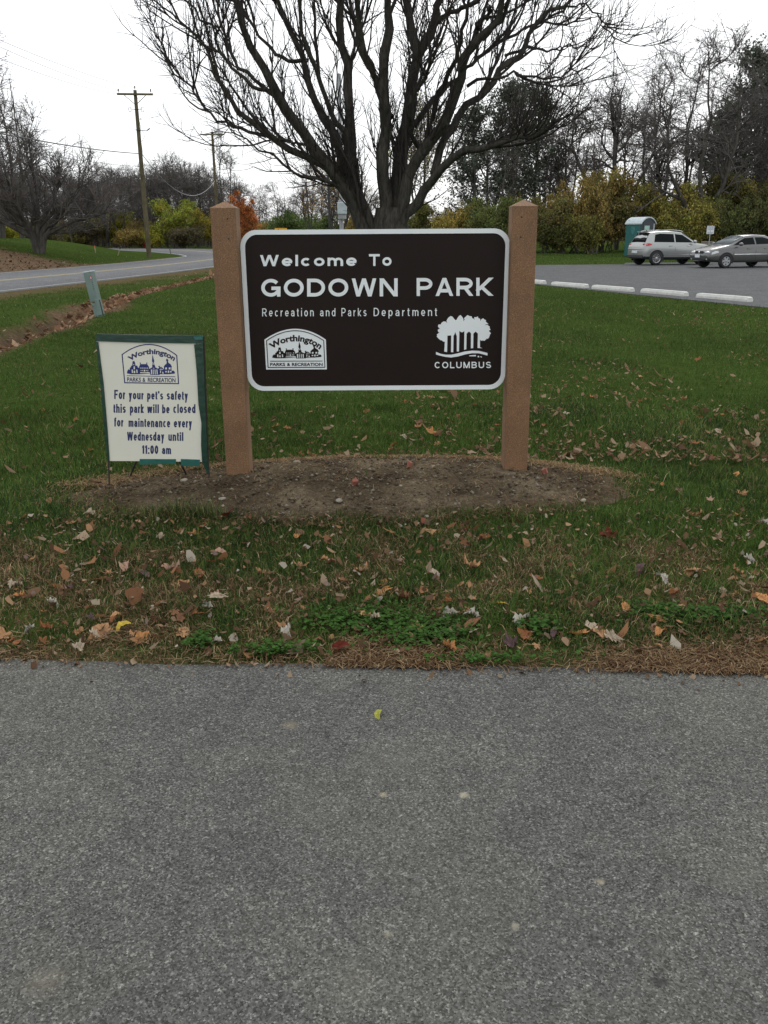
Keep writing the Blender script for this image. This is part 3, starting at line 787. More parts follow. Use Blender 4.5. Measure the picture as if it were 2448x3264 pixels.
# stroke built grotesque letters: every stroke has the same weight t whatever the letter's width
def _ell(cx, cy, rx, ry, a0, a1, n=18):
    return [(cx + rx*math.cos(math.radians(a0+(a1-a0)*i/n)), cy + ry*math.sin(math.radians(a0+(a1-a0)*i/n))) for i in range(n+1)]
def glyph(ch, ws, t, xh=0.73):
    """strokes of one letter (cap height 1); returns (width, list of polylines / slabs / discs)"""
    W = {'W': 1.18, 'w': .98, 'M': .98, 'm': .98, 'G': .92, 'O': .95, 'C': .88, 'D': .86, 'N': .86, 'U': .84, 'A': .90, 'R': .85, 'K': .86, 'P': .80, 'B': .82, 'S': .80, 'T': .78, 'L': .68, 'F': .70,
         'i': 0, 'l': 0, "'": 0, ':': 0, '1': .38, 't': .36, 'f': .38, 'r': .40, 's': .58, 'c': .62, 'k': .64, 'v': .62, 'y': .62, '0': .64}.get(ch, .66)
    w = max(W*ws, t); L, Rr, B, T, X = t/2, w-t/2, t/2, 1-t/2, xh-t/2
    P = []; m = w/2; rx = (w-t)/2
    def pl(*pts): P.append(('p', list(pts)))
    def slab(x0, y0, x1, y1): P.append(('s', x0, y0, x1, y1))
    def hs(dx, dy): return t/2*math.sqrt(1+(dx/dy)**2)
    if ch in 'O0': pl(*_ell(m, .5, rx, .5-t/2, 0, 360, 36))
    elif ch == 'C': pl(*_ell(m, .5, rx, .5-t/2, 42, 318, 32))
    elif ch == 'G':
        pl(*_ell(m, .5, rx, .5-t/2, 40, 345, 34)); pl((m+.03*w, .47), (w, .47)); pl((Rr, .50), (Rr, 0.0))
    elif ch == 'D': pl((L, 0), (L, 1)); pl((L, T), (m*.85, T), *_ell(m*.85, .5, Rr-m*.85, .5-t/2, 90, -90), (m*.85, B), (L, B))
    elif ch in 'PR':
        q = .44 if ch == 'P' else .46; c = (T+q)/2
        pl((L, 0), (L, 1)); pl((L, T), (m, T), *_ell(m, c, Rr-m-(.03*w if ch == 'R' else 0), (T-q)/2, 90, -90), (m, q), (L, q))
        if ch == 'R': slab(w-hs(.3*w, .5)*1.0, 0, m*1.02, q)
    elif ch == 'B':
        pl((L, 0), (L, 1)); q = .52
        pl((L, T), (m, T), *_ell(m, (T+q)/2, Rr-m-.04*w, (T-q)/2, 90, -90), (m, q), (L, q)); pl((L, q), (m, q), *_ell(m, (B+q)/2, Rr-m, (q-B)/2, 90, -90), (m, B), (L, B))
    elif ch == 'W':
        h = hs(.24*w, 1)
        for a, b in ((h, .265*w), (.5*w, .265*w), (.5*w, .735*w), (w-h, .735*w)): slab(a, 1, b, 0)
    elif ch == 'M':
        h = hs(.3*w, 1); pl((L, 0), (L, 1)); pl((Rr, 0), (Rr, 1)); slab(h, 1, m, 0); slab(w-h, 1, m, 0)
    elif ch == 'N':
        h = hs(w-2*t, 1)*.92; pl((L, 0), (L, 1)); pl((Rr, 0), (Rr, 1)); slab(h, 1, w-h, 0)
    elif ch == 'A':
        h = hs(.4*w, 1); slab(h, 0, m, 1); slab(w-h, 0, m, 1); pl((.22*w, .29), (.78*w, .29))
    elif ch in 'Kk':
        top = 1 if ch == 'K' else xh; h = hs(.5*w, .6); pl((L, 0), (L, 1)); slab(L, .30*top, w-h, top); slab(.30*w, .50*top, w-h, 0)
    elif ch == 'T': pl((0, T), (w, T)); pl((m, 0), (m, 1))
    elif ch == 'L': pl((L, 1), (L, B), (w, B))
    elif ch == 'F': pl((L, 0), (L, T), (w, T)); pl((L, .5), (w*.9, .5))
    elif ch == 'U': pl((L, 1), (L, .36), *_ell(m, .36, rx, .36-t/2, 180, 360), (Rr, .36), (Rr, 1))
    elif ch in 'Ss':
        top = T if ch == 'S' else X; c = (top+B)/2
        pl(*_ell(m, (top+c)/2, rx*.94, (top-c)/2, 25, 268, 20), *_ell(m, (B+c)/2, rx, (c-B)/2, 88, -155, 20))
    elif ch == 'l': pl((m, 0), (m, 1))
    elif ch == 'i': pl((m, 0), (m, xh)); pl((m, 1-t*1.05), (m, 1))
    elif ch == "'": pl((m, .72), (m, 1))
    elif ch == ':': pl((m, 0), (m, t)); pl((m, xh-t), (m, xh))
    elif ch == '1': pl((Rr, 0), (Rr, 1)); pl((0, .80), (Rr, .80))
    elif ch == 'o': pl(*_ell(m, xh/2, rx, xh/2-t/2, 0, 360, 32))
    elif ch == 'c': pl(*_ell(m, xh/2, rx, xh/2-t/2, 45, 315, 28))
    elif ch == 'e': pl(*_ell(m, xh/2, rx, xh/2-t/2, 0, 318, 28)); pl((L, xh*.48), (w-t*.15, xh*.48))
    elif ch == 'a':
        pl((L+.03*w, X-.13), *_ell(m, X-.20, rx*.93, .20, 160, 0, 14), (Rr-.02*w, 0)); pl((Rr-.02*w, xh*.56), (m, xh*.54), *_ell(m*.92, xh*.29+t*.1, rx*.84, xh*.27-t*.30, 90, 270, 14), (m, B*.95), (Rr-.02*w, .18))
    elif ch in 'dbpq':
        top, bot = (1, 0) if ch in 'db' else (xh, -.30); x = Rr if ch == 'd' else L
        pl((x, bot), (x, top)); pl(*_ell(m, xh/2, rx, xh/2-t/2, 0, 360, 30))
    elif ch in 'nhr':
        pl((L, 0), (L, 1 if ch == 'h' else xh)); r_ = min(rx, .30)
        if ch == 'r': pl((L, xh*.45), *_ell(w, xh*.45, w-L, X-xh*.45, 180, 92, 10))
        else: pl((L, xh*.5), *_ell(m, X-r_, rx, r_, 180, 0, 16), (Rr, 0))
    elif ch == 'm':
        q = rx/2; r_ = min(q, .26); pl((L, 0), (L, xh))
        for k in (0, 1): pl((L+2*q*k, xh*.5), *_ell(L+q*(1+2*k), X-r_, q, r_, 180, 0, 14), (L+2*q*(1+k), 0))
    elif ch == 'u': r_ = min(rx, .30); pl((Rr, xh), (Rr, 0)); pl((L, xh), *_ell(m, B+r_, rx, r_, 180, 360, 16), (Rr, xh*.5))
    elif ch == 't': x = w*.45; pl((x, .93), (x, .16), *_ell(x+.3*w, .16+.0*w, .3*w, .16-t/2, 180, 270, 8), (w, B)); pl((0, X), (w, X))
    elif ch == 'f': x = w*.42; pl((x, 0), (x, .82), *_ell(x+.34*w, .82, .34*w, T-.82, 180, 90, 8), (w, T)); pl((0, X), (w*.95, X))
    elif ch == 'v': h = hs(.4*w, xh); slab(h, xh, m, 0); slab(w-h, xh, m, 0)
    elif ch == 'y': h = hs(.4*w, xh); slab(h, xh, m, 0.04); slab(w-h, xh, m-.16*w, -.30)
    elif ch == 'w':
        h = hs(.25*w, xh)
        for a, b in ((h, .27*w), (.5*w, .27*w), (.5*w, .73*w), (w-h, .73*w)): slab(a, xh, b, 0)
    return w, P
def stroke_text(txt, ws, t, gap, fn, depth, step=0.00006):
    """letters sent through fn(u, v): u 0..1 over the word, v 0..1 baseline..cap; each stroke a hair prouder than the last"""
    items = []; x = 0
    for ch in txt:
        w, P = glyph(ch, ws, t); items.append((x, w, P)); x += w + gap
    tot = x - gap; mb = MB()
    def sheet(A, B, closed, k):
        n = len(A); z = depth + step*k; V = []
        for a, b in zip(A, B):
            pa, pb = fn(a[0]/tot, a[1]), fn(b[0]/tot, b[1])
            V += [(pa[0], pa[1], z), (pb[0], pb[1], z), (pa[0], pa[1], 0), (pb[0], pb[1], 0)]
        F = []
        for i in range(n if closed else n-1):
            a, b = 4*i, 4*((i+1) % n)
            F += [(a, b, b+1, a+1), (a+2, b+2, b, a), (a+1, b+1, b+3, a+3)]
        if not closed: F += [(0, 1, 3, 2), (4*n-4, 4*n-2, 4*n-1, 4*n-3)]
        mb.add(V, F)
    for (ox, w, P) in items:
        for k, s in enumerate(P):
            if s[0] == 's':
                _, x0, y0, x1, y1 = s; h = t/2*math.sqrt(1+((x1-x0)/(y1-y0))**2)
                sheet([(ox+x0-h, y0), (ox+x1-h, y1)], [(ox+x0+h, y0), (ox+x1+h, y1)], False, k); continue
            pts = [np.array(p, float) for p in s[1]]
            q = [pts[0]]
            for p in pts[1:]:
                if np.linalg.norm(p-q[-1]) > 1e-4: q.append(p)
            closed = np.linalg.norm(q[0]-q[-1]) < 1e-3 and len(q) > 4
            if closed: q = q[:-1]
            n = len(q); A, B = [], []
            for i in range(n):
                a = q[(i-1) % n] if (closed or i > 0) else None; b = q[(i+1) % n] if (closed or i < n-1) else None
                ds = []
                if a is not None: ds.append((q[i]-a)/np.linalg.norm(q[i]-a))
                if b is not None: ds.append((b-q[i])/np.linalg.norm(b-q[i]))
                nn = [np.array([-d[1], d[0]]) for d in ds]; v = sum(nn); v = v/np.linalg.norm(v); v = v*t/2/max(.5, v @ nn[0])
                A.append(q[i]+v+(ox, 0)); B.append(q[i]-v+(ox, 0))
            sheet(A, B, closed, k)
    return mb.mesh('lettering')

# town skyline emblem, drawn once in the frame of the notice board print
SKY_OUT = [(265,830),(272,775),(300,728),(328,748),(335,690),(360,682),(362,648),(392,640),(395,590),(402,530),(420,542),(436,522),(446,545),(455,560),(470,640),(515,645),(522,682),(560,705),(553,672),(580,612),(578,590),(563,572),(598,570),(596,606),(735,606),(726,572),(756,572),(750,606),(770,640),(795,672),(797,722),(872,684),(870,630),(882,560),(862,542),(878,375),(922,542),(908,560),(926,630),(942,645),(942,682),(1012,716),(1035,690),(1015,650),(1060,650),(1052,684),(1085,670),(1140,720),(1158,742),(1150,662),(1190,612),(1214,600),(1220,545),(1200,512),(1225,470),(1262,515),(1246,542),(1270,582),(1310,606),(1346,672),(1332,690),(1336,765),(1390,765),(1416,800),(1410,835),(1250,850),(1055,850),(1052,866),(825,866),(822,832),(545,852),(370,850)]
SKY_HOLES = [[(418,605),(440,605),(440,630),(418,630)],[(422,668),(438,655),(455,668),(455,730),(425,730)],[(376,738),(405,738),(412,822),(380,815)],[(428,765),(458,765),(466,822),(428,822)],[(485,738),(512,738),(522,815),(495,822)],
             [(588,690),(612,690),(612,715),(588,715)],[(626,690),(648,690),(648,715),(626,715)],[(664,690),(690,690),(690,715),(664,715)],[(708,690),(732,690),(732,715),(708,715)],[(748,690),(772,690),(772,715),(748,715)],
             [(594,748),(614,748),(614,772),(594,772)],[(628,748),(648,748),(648,772),(628,772)],[(668,742),(704,742),(704,785),(668,785)],[(722,748),(742,748),(742,772),(722,772)],[(756,748),(776,748),(776,772),(756,772)],
             [(580,802),(735,802),(760,790),(815,806),(815,824),(580,824)],
             [(884,582),(904,582),(906,622),(886,622)],[(880,712),(905,695),(932,712)],
             [(838,735),(868,735),(872,852),(846,852)],[(888,735),(905,735),(910,852),(890,852)],[(928,735),(948,735),(955,852),(935,852)],[(970,735),(995,735),(1005,852),(980,852)],
             [(1070,712),(1085,695),(1100,712)],[(1040,745),(1060,730),(1120,730),(1140,745)],[(1062,760),(1082,760),(1082,822),(1062,822)],[(1110,790),(1135,790),(1148,836),(1115,836)],
             [(1184,686),(1225,686),(1225,734),(1184,734)],[(1268,686),(1312,686),(1312,734),(1268,734)],[(1186,770),(1222,770),(1222,806),(1186,806)],[(1245,762),(1278,762),(1278,816),(1245,816)],[(1298,770),(1336,770),(1336,806),(1298,806)]]
def arc_text(cx, cy, rad, a0, a1, height):
    """letters bent along a circle; angles from straight up, clockwise, in logo coords (y down)"""
    def fn(u, v):
        a = a0 + (a1-a0)*u; r = rad + height*v
        return (cx + r*math.sin(a), cy - r*math.cos(a))
    return fn
def outline_ring(outer, t):
    """outer loop and the same loop moved inwards by t (convex outline)"""
    n = len(outer); c = np.mean(outer, 0); inner = []
    for i in range(n):
        p0, p1, p2 = (np.array(outer[j % n], float) for j in (i-1, i, i+1))
        def nrm(a, b):
            d = (b-a)/np.linalg.norm(b-a); m = np.array([-d[1], d[0]])
            return m if m @ (c-(a+b)/2) > 0 else -m
        n1, n2 = nrm(p0, p1), nrm(p1, p2); b = n1+n2; b = b/np.linalg.norm(b); inner.append(tuple(p1 + b*t/max(0.3, b @ n1)))
    return [list(outer), inner]
def arch(x0, y0, xm, ym, x1, y1, xb1, yb1, xb0, yb0, n=22):
    P = []
    for i in range(n+1):
        t = i/n; x = x0+(x1-x0)*t; chord = y0+(y1-y0)*t; sag = ((y0+y1)/2-ym)
        P.append((x, chord - sag*(1-(2*t-1)**2)))
    return P + [(xb1, yb1), (xb0, yb0)]

# ------------------------------------------------------------------ park sign
SX0, SX1, SZ0, SZ1, SY = -0.803, 0.722, 0.578, 1.486, 5.10
sign = thing('park_sign', 'large brown park sign with white border and lettering between two reddish posts', 'sign', (-0.04, 5.1, 0.09))
so = (-0.04, 5.1, 0.09)
spl_ = Plane((0, SY, 0), (1, 0, 0), (0, 0, 1))
def rrect(x0, x1, z0, z1, r, n=10):
    P = []
    for (cx, cz, a) in ((x1-r, z1-r, 0), (x0+r, z1-r, 90), (x0+r, z0+r, 180), (x1-r, z0+r, 270)):
        for i in range(n+1):
            w = math.radians(a + 90*i/n); P.append((cx+r*math.cos(w), cz+r*math.sin(w)))
    return P
panel = obj('sign_panel', curve_mesh('sign_panel', [rrect(SX0, SX1, SZ0, SZ1, 0.092)], 0.018), MAT['sign_brown'])
place(panel, spl_, -0.009, sign)
def on_sign(name, me, mat, w=0.0):
    o = obj(name, me, mat); o.parent = panel
    o.matrix_basis = Matrix.Translation((0, 0, w + 0.009)); return o
on_sign('border', curve_mesh('border', [rrect(SX0-.001, SX1+.001, SZ0-.001, SZ1+.001, 0.093), rrect(SX0+.0245, SX1-.0245, SZ0+.0245, SZ1-.0245, 0.072)], 0.006), MAT['white_paint'], 0.0025)
def word(t, b, ws, wt, gap, w=0.0002, depth=0.004):
    on_sign('lettering', stroke_text(t, ws, wt, gap, px_box(spl_, *b), depth), MAT['white_paint'], w)
for t, b in (('Welcome', (829, 1137, 848.5, 847.5, 813, 811)), ('To', (1176, 1248, 847.5, 847, 810, 809.5))): word(t, b, 1.22, 0.20, 0.235)
for t, b in (('GODOWN', (833, 1267.5, 945.5, 944.5, 889, 887)), ('PARK', (1328, 1572, 943.5, 942.5, 886, 885))): word(t, b, 1.18, 0.195, 0.19)
for t, b in (('Recreation', (836, 1000, 1008.5, 1008, 983, 982)), ('and', (1020, 1069, 1008, 1008, 982.5, 982)), ('Parks', (1088.5, 1168, 1008, 1007.5, 982, 981.5)), ('Department', (1191, 1393, 1007.5, 1007, 981.5, 981))): word(t, b, 0.74, 0.112, 0.33, depth=0.003)
# city emblem: tree crown over towers
cl = lambda L: [spl_.uv(1360+.1447*x, 980+.1447*y) for x, y in L]
CROWN = [(388,970),(450,982),(456,618),(540,615),(535,982),(585,985),(590,628),(612,590),(628,535),(645,590),(663,628),(663,970),(710,966),(720,512),(745,536),(775,546),(805,536),(830,512),(824,932),(872,916),(878,575),(898,560),(905,538),(955,538),(962,560),(976,572),(972,900),(1024,895),(1028,575),(1078,530),(1128,575),(1120,892),(1228,895),(1172,878),(1174,712),(1215,735),(1240,722),(1265,738),(1310,700),(1320,682),(1345,690),(1375,655),(1372,640),(1394,622),(1382,605),(1414,572),(1392,540),(1366,520),(1375,505),(1408,488),(1385,455),(1388,420),(1360,402),(1330,378),(1272,396),(1310,366),(1362,368),(1338,345),(1300,312),(1305,280),(1270,262),(1240,236),(1205,262),(1184,305),(1182,262),(1150,232),(1138,246),(1128,198),(1085,216),(1046,212),(1052,274),(1030,245),(1000,234),(990,195),(945,192),(900,168),(862,200),(822,238),(836,268),(806,306),(812,262),(782,206),(745,168),(712,186),(690,212),(662,268),(635,282),(604,250),(570,205),(530,188),(484,220),(455,255),(438,292),(452,352),(425,312),(370,308),(325,340),(310,375),(258,376),(248,420),(266,446),(290,466),(245,490),(252,540),(284,545),(225,598),(232,620),(222,640),(258,682),(308,722),(330,722),(360,748),(400,755)]
WAVE = [(205,978),(300,1018),(420,1040),(540,1040),(680,1012),(850,968),(1000,950),(1150,956),(1338,1002),(1338,1056),(1150,1008),(1000,1006),(850,1032),(690,1078),(540,1100),(400,1086),(280,1056),(205,1032)]
on_sign('emblem', curve_mesh('emblem', [cl(CROWN)], 0.004), MAT['white_paint'], 0.002)
on_sign('emblem', curve_mesh('emblem', [cl(WAVE), cl([(935,1058),(1080,1044),(1086,1076),(940,1072)]), cl([(1124,1066),(1154,1066),(1154,1096),(1124,1096)]), cl([(1180,1074),(1220,1086),(1210,1102),(1180,1088)])], 0.004), MAT['white_paint'], 0.002)
word('COLUMBUS', (1385.5, 1565, 1173.5, 1173, 1153.5, 1153), 1.0, 0.16, 0.28, depth=0.003)
# town plaque
el = lambda L: [spl_.uv(820+.1507*x, 1020+.1507*y) for x, y in L]
PLQ = arch(153, 415, 815, 185, 1452, 415, 1472, 1042, 190, 1045)
emb = on_sign('emblem', curve_mesh('emblem', [el(PLQ)], 0.004), MAT['white_paint'], 0.002)
INN = arch(190, 432, 815, 216, 1416, 432, 1440, 1006, 224, 1010)
A_ = np.linalg.solve(np.array([(265, 830, 1), (1410, 835, 1), (878, 375, 1)], float), np.array([(318, 795), (1355, 778), (890, 455)], float))
aff = lambda L: [tuple(np.array([x, y, 1]) @ A_) for x, y in L]
marks = [curve_mesh('m', [el(a) for a in outline_ring(INN, 17)], 0.0016), curve_mesh('m', [el(aff(SKY_OUT))] + [el(aff(h)) for h in SKY_HOLES], 0.0016), curve_mesh('m', [el([(272, 860), (1382, 858), (1382, 872), (272, 876)])], 0.0016)]
o = on_sign('emblem_drawing', join_meshes('emblem_drawing', marks), MAT['sign_brown'], 0.0046)
def on_emb(cl_, fn): return lambda u, v: cl_([fn(u, v)])[0]
at_ = arc_text(815, 1260, 812, -0.655, 0.665, 135)
on_sign('lettering', text_fit('Worthington', 0.034, 'H', on_emb(el, at_), 0.0014), MAT['sign_brown'], 0.0040)
for w_, a, b in (('PARKS', 275, 592), ('&', 632, 698), ('RECREATION', 735, 1385)):
    on_sign('lettering', text_fit(w_, 0.026, 'H', on_emb(el, lambda u, v, a=a, b=b: (a+(b-a)*u, 970-66*v)), 0.0014), MAT['sign_brown'], 0.0040)

def make_post(x0, x1, name='post', lean=0.0):
    mb = MB(); y0, y1 = 5.015, 5.158; zt = 1.603; zb = -0.2
    bm = bmesh.new(); bmesh.ops.create_cube(bm, size=1.0)
    for v in bm.verts:
        v.co = Vector((x0 + (v.co.x+.5)*(x1-x0) + (lean if v.co.z > 0 else 0), y0 + (v.co.y+.5)*(y1-y0), zb if v.co.z < 0 else zt))
    es = [e for e in bm.edges if abs(e.verts[0].co.z - e.verts[1].co.z) > 0.5]
    bmesh.ops.bevel(bm, geom=es, offset=0.007, segments=3, affect='EDGES', profile=0.5)
    top = max(bm.faces, key=lambda f: f.calc_center_median().z)
    bmesh.ops.delete(bm, geom=[top], context='FACES_ONLY')
    bm.verts.index_update()
    # cut the shaft into rings so the surface is not perfectly straight
    me = bpy.data.meshes.new(name)
    for v in bm.verts: v.co -= Vector(so)
    bm.to_mesh(me); bm.free()
    p = obj(name, me, MAT['composite'], sign)
    for d in (0.0,): pass
    c = MB(); e = 0.0005; cx, cy = (x0+x1)/2+lean, (y0+y1)/2
    q = [(x0+lean-e, y0-e, zt), (x1+lean+e, y0-e, zt), (x1+lean+e, y1+e, zt), (x0+lean-e, y1+e, zt)]
    ql = [(a, b, zt-0.006) for a, b, _ in q]
    c.add(ql + q + [(cx, cy, zt+0.036)], [(0, 1, 5, 4), (1, 2, 6, 5), (2, 3, 7, 6), (3, 0, 4, 7), (4, 5, 8), (5, 6, 8), (6, 7, 8), (7, 4, 8)])
    c.build('post_cap', MAT['composite'], p, so)
    for z in ((1.545, 1.44)):
        h = MB(); h.ell((cx - lean + (0.026 if cx < 0 else -0.028), y0-0.0005, z), (0.0046, 0.0016, 0.0046)); h.build('bolt_hole', MAT['black'], p, so)
    return p
make_post(-0.951, -0.810, lean=0.003)
make_post(0.727, 0.868, lean=-0.010)
for zz in (0.75, 1.03, 1.31):
    for xx in (SX0+0.02, SX1-0.02):
        br = MB(); br.box((xx, SY+0.026, zz), (0.05, 0.014, 0.05)); br.build('bracket', MAT['dark_metal'], sign, so)

# ------------------------------------------------------------------ notice board
nbase = gt(500, 1540)
NO = (-1.345, 4.985, 0.03)
npl = Plane((-1.345, 4.985, 0.0), (1, 0.0, -0.0165), (0.0165, math.sin(math.radians(2.2)), math.cos(math.radians(2.2))))
nb = thing('notice_board', 'cream pet safety notice with blue text taped with green tape to a metal stand', 'notice board', NO)
z8 = lambda L: [npl.uv(280+.2577*x, 1030+.2577*y) for x, y in L]
def on_board(name, me, mat, w, par=nb):
    o = obj(name, me, mat); o.parent = par
    o.matrix_basis = (Matrix.Translation(Vector(NO)).inverted() @ npl.mat(w)) if par is nb else Matrix.Translation((0, 0, w)); return o
npn = on_board('notice_panel', curve_mesh('notice_panel', [z8([(112,222),(700,240),(1330,246),(1350,600),(1374,1000),(1408,1230),(1404,1500),(1418,1716),(1150,1712),(640,1706),(262,1704),(232,1300),(186,760)])], 0.004), MAT['notice_cream'], 0.0)
def on_np(name, me, mat, w): return on_board(name, me, mat, w, npn)
nw = lambda t, x0, x1, b0, b1, c0, c1: stroke_text(t, 0.66, 0.178, 0.10, px_box(npl, 280+.2577*x0, 280+.2577*x1, 1030+.2577*b0, 1030+.2577*b1, 1030+.2577*c0, 1030+.2577*c1), 0.0006, 0.00003)
LN = [('For', 328, 462, 938, 940, 824, 826), ('your', 507, 690, 940, 942, 834, 836), ("pet's", 735, 932, 942, 945, 838, 840), ('safety', 978, 1238, 945, 950, 836, 842),
      ('this', 318, 470, 1108, 1109, 998, 1000), ('park', 522, 695, 1109, 1111, 1000, 1002), ('will', 735, 880, 1111, 1112, 1002, 1004), ('be', 920, 1012, 1113, 1114, 1006, 1007), ('closed', 1058, 1332, 1111, 1112, 1000, 1002),
      ('for', 328, 440, 1277, 1279, 1166, 1168), ('maintenance', 505, 1020, 1281, 1288, 1176, 1180), ('every', 1065, 1288, 1288, 1292, 1180, 1182),
      ('Wednesday', 487, 945, 1452, 1455, 1344, 1346), ('until', 997, 1182, 1455, 1456, 1347, 1349), ('11:00', 672, 872, 1615, 1617, 1510, 1512), ('am', 918, 1030, 1617, 1620, 1515, 1517)]
for a in LN: on_np('lettering', nw(*a), MAT['notice_blue'], 0.0021)
r3 = lambda L: [npl.uv(370+.1326*x, 1080+.1326*y) for x, y in L]
FR = arch(135, 372, 790, 124, 1472, 392, 1518, 1088, 200, 1066)
on_np('emblem', join_meshes('emblem', [curve_mesh('m', [r3(a) for a in outline_ring(FR, 25)], 0.0006), curve_mesh('m', [r3(SKY_OUT)] + [r3(h) for h in SKY_HOLES], 0.0006), curve_mesh('m', [r3([(260, 878), (1425, 902), (1425, 917), (260, 893)])], 0.0006)]), MAT['logo_blue'], 0.0024)
at2 = arc_text(868, 1228, 862, -0.645, 0.640, 128)
on_np('lettering', text_fit('Worthington', 0.036, 'H', on_emb(r3, at2), 0.0006), MAT['notice_blue'], 0.0021)
for w_, a, b in (('PARKS', 268, 600), ('&', 640, 708), ('RECREATION', 765, 1430)):
    on_np('lettering', text_fit(w_, 0.020, 'H', on_emb(r3, lambda u, v, a=a, b=b: (a+(b-a)*u, 1026+0.018*(a-268+(b-a)*u)-102*v)), 0.0006), MAT['notice_blue'], 0.0021)
on_board('tape', curve_mesh('tape', [z8([(115,130),(600,145),(1425,150),(1432,250),(1325,250),(700,240),(104,222),(108,190)])], 0.010), MAT['green_tape'], 0.004)
on_board('tape', curve_mesh('tape', [z8([(1318,262),(1428,252),(1452,900),(1478,1500),(1486,1715),(1500,1858),(1478,1858),(1430,1740),(1416,1712),(1404,1500),(1408,1230),(1372,1000),(1350,600)])], 0.008), MAT['green_tape'], 0.006)
on_board('tape', curve_mesh('tape', [z8([(104,224),(134,236),(200,760),(246,1300),(273,1700),(246,1705),(208,1300),(160,760)])], 0.008), MAT['green_tape'], 0.004)
on_board('tape', curve_mesh('tape', [z8([(645,1678),(1092,1680),(1090,1738),(638,1748)])], 0.003), MAT['teal_tape'], 0.005)
on_board('tape', curve_mesh('tape', [z8([(1152,1678),(1389,1686),(1386,1768),(1156,1764)])], 0.003), MAT['teal_tape'], 0.0055)
on_board('tape', curve_mesh('tape', [z8([(1312,165),(1425,152),(1425,198),(1330,205)])], 0.003), MAT['teal_tape'], 0.0105)
def npw(x, y, w=0.0):
    u, v = npl.uv(280+.2577*x, 1030+.2577*y); return npl.O + npl.R*u + npl.U*v + npl.W*w
for (a, b, w1, dy) in (((258, 1690), (272, 2092), 0.004, 0), ((1488, 1700), (1496, 1850), 0.002, 0)):
    p, q = npw(*a, w1), npw(*b, w1); q[2] = min(q[2], soil_z(q[0], q[1])-0.03) if q[2] > -0.1 else q[2]
    m = MB(); m.tube([p, q], 0.0052, 8); m.build('leg', MAT['rust_iron'], nb, NO)
for (a, b) in (((600, 1700), (500, 1888)), ((1128, 1712), (1238, 1866))):
    p = npw(*a, -0.012); e = ray(280+.2577*b[0], 1030+.2577*b[1]); k = None
    for t in np.linspace(4.5, 6.0, 600):
        q = CAMP + e*(t/e[1])
        if q[2] < soil_z(q[0], q[1]): break
    q[2] -= 0.03
    m = MB(); m.tube([p, p*0.6+q*0.4+np.array([0, 0, .004]), q], 0.0062, 8); m.build('leg', MAT['rust_iron'], nb, NO)
m = MB(); m.tube([npw(250, 1700, -0.014), npw(1480, 1715, -0.014)], 0.006, 8); m.tube([npw(120, 150, -0.012), npw(1425, 165, -0.012)], 0.006, 8)
m.tube([npw(115, 150, -0.012), npw(258, 1700, -0.012)], 0.006, 8); m.tube([npw(1425, 160, -0.012), npw(1485, 1710, -0.012)], 0.006, 8)
m.build('stand_frame', MAT['rust_iron'], nb, NO)
# ------------------------------------------------------------------ wheel stops along the lawn edge
ws = None
dirv = np.array([0.385, -0.923]); ang = math.atan2(dirv[1], dirv[0])
WS = [(4.98, 27.3, 'white concrete wheel stop partly hidden by the right sign post'), (5.77, 25.1, 'white concrete wheel stop, second one from the sign post'), (6.55, 23.25, 'white concrete wheel stop in the middle of the row by the lawn'),
      (7.38, 21.45, 'white concrete wheel stop, fourth one from the sign post'), (8.14, 19.5, 'white concrete wheel stop nearest the camera, at the right end of the row')]
for i, (x, y, lab) in enumerate(WS):
    c = np.array([x, y]) - dirv*0.83
    if ws is None:
        m = MB(); L, hb, ht, H = 0.81, 0.085, 0.06, 0.105
        prof = [(-hb, 0), (-hb, .05), (-ht, H), (ht, H), (hb, .05), (hb, 0)]
        V = []
        for xx, sc in ((-L, .82), (-L+.05, 1), (L-.05, 1), (L, .82)): V += [(xx, a, z*sc) for a, z in prof]
        F = [(k*6+j, k*6+j+1, k*6+j+7, k*6+j+6) for k in range(3) for j in range(5)] + [(0, 1, 2, 3, 4, 5), (23, 22, 21, 20, 19, 18)]
        m.add(V, F); ws = m.build('wheel_stop', MAT['concrete']); o = ws
    else: o = ws.copy(); COL.objects.link(o)
    o.location = (c[0], c[1], 0.016); o.rotation_euler = (0, 0, ang + RNG.normal(0, .02))
    tag(o, lab, 'wheel stop', 'wheel stops along the lawn edge')

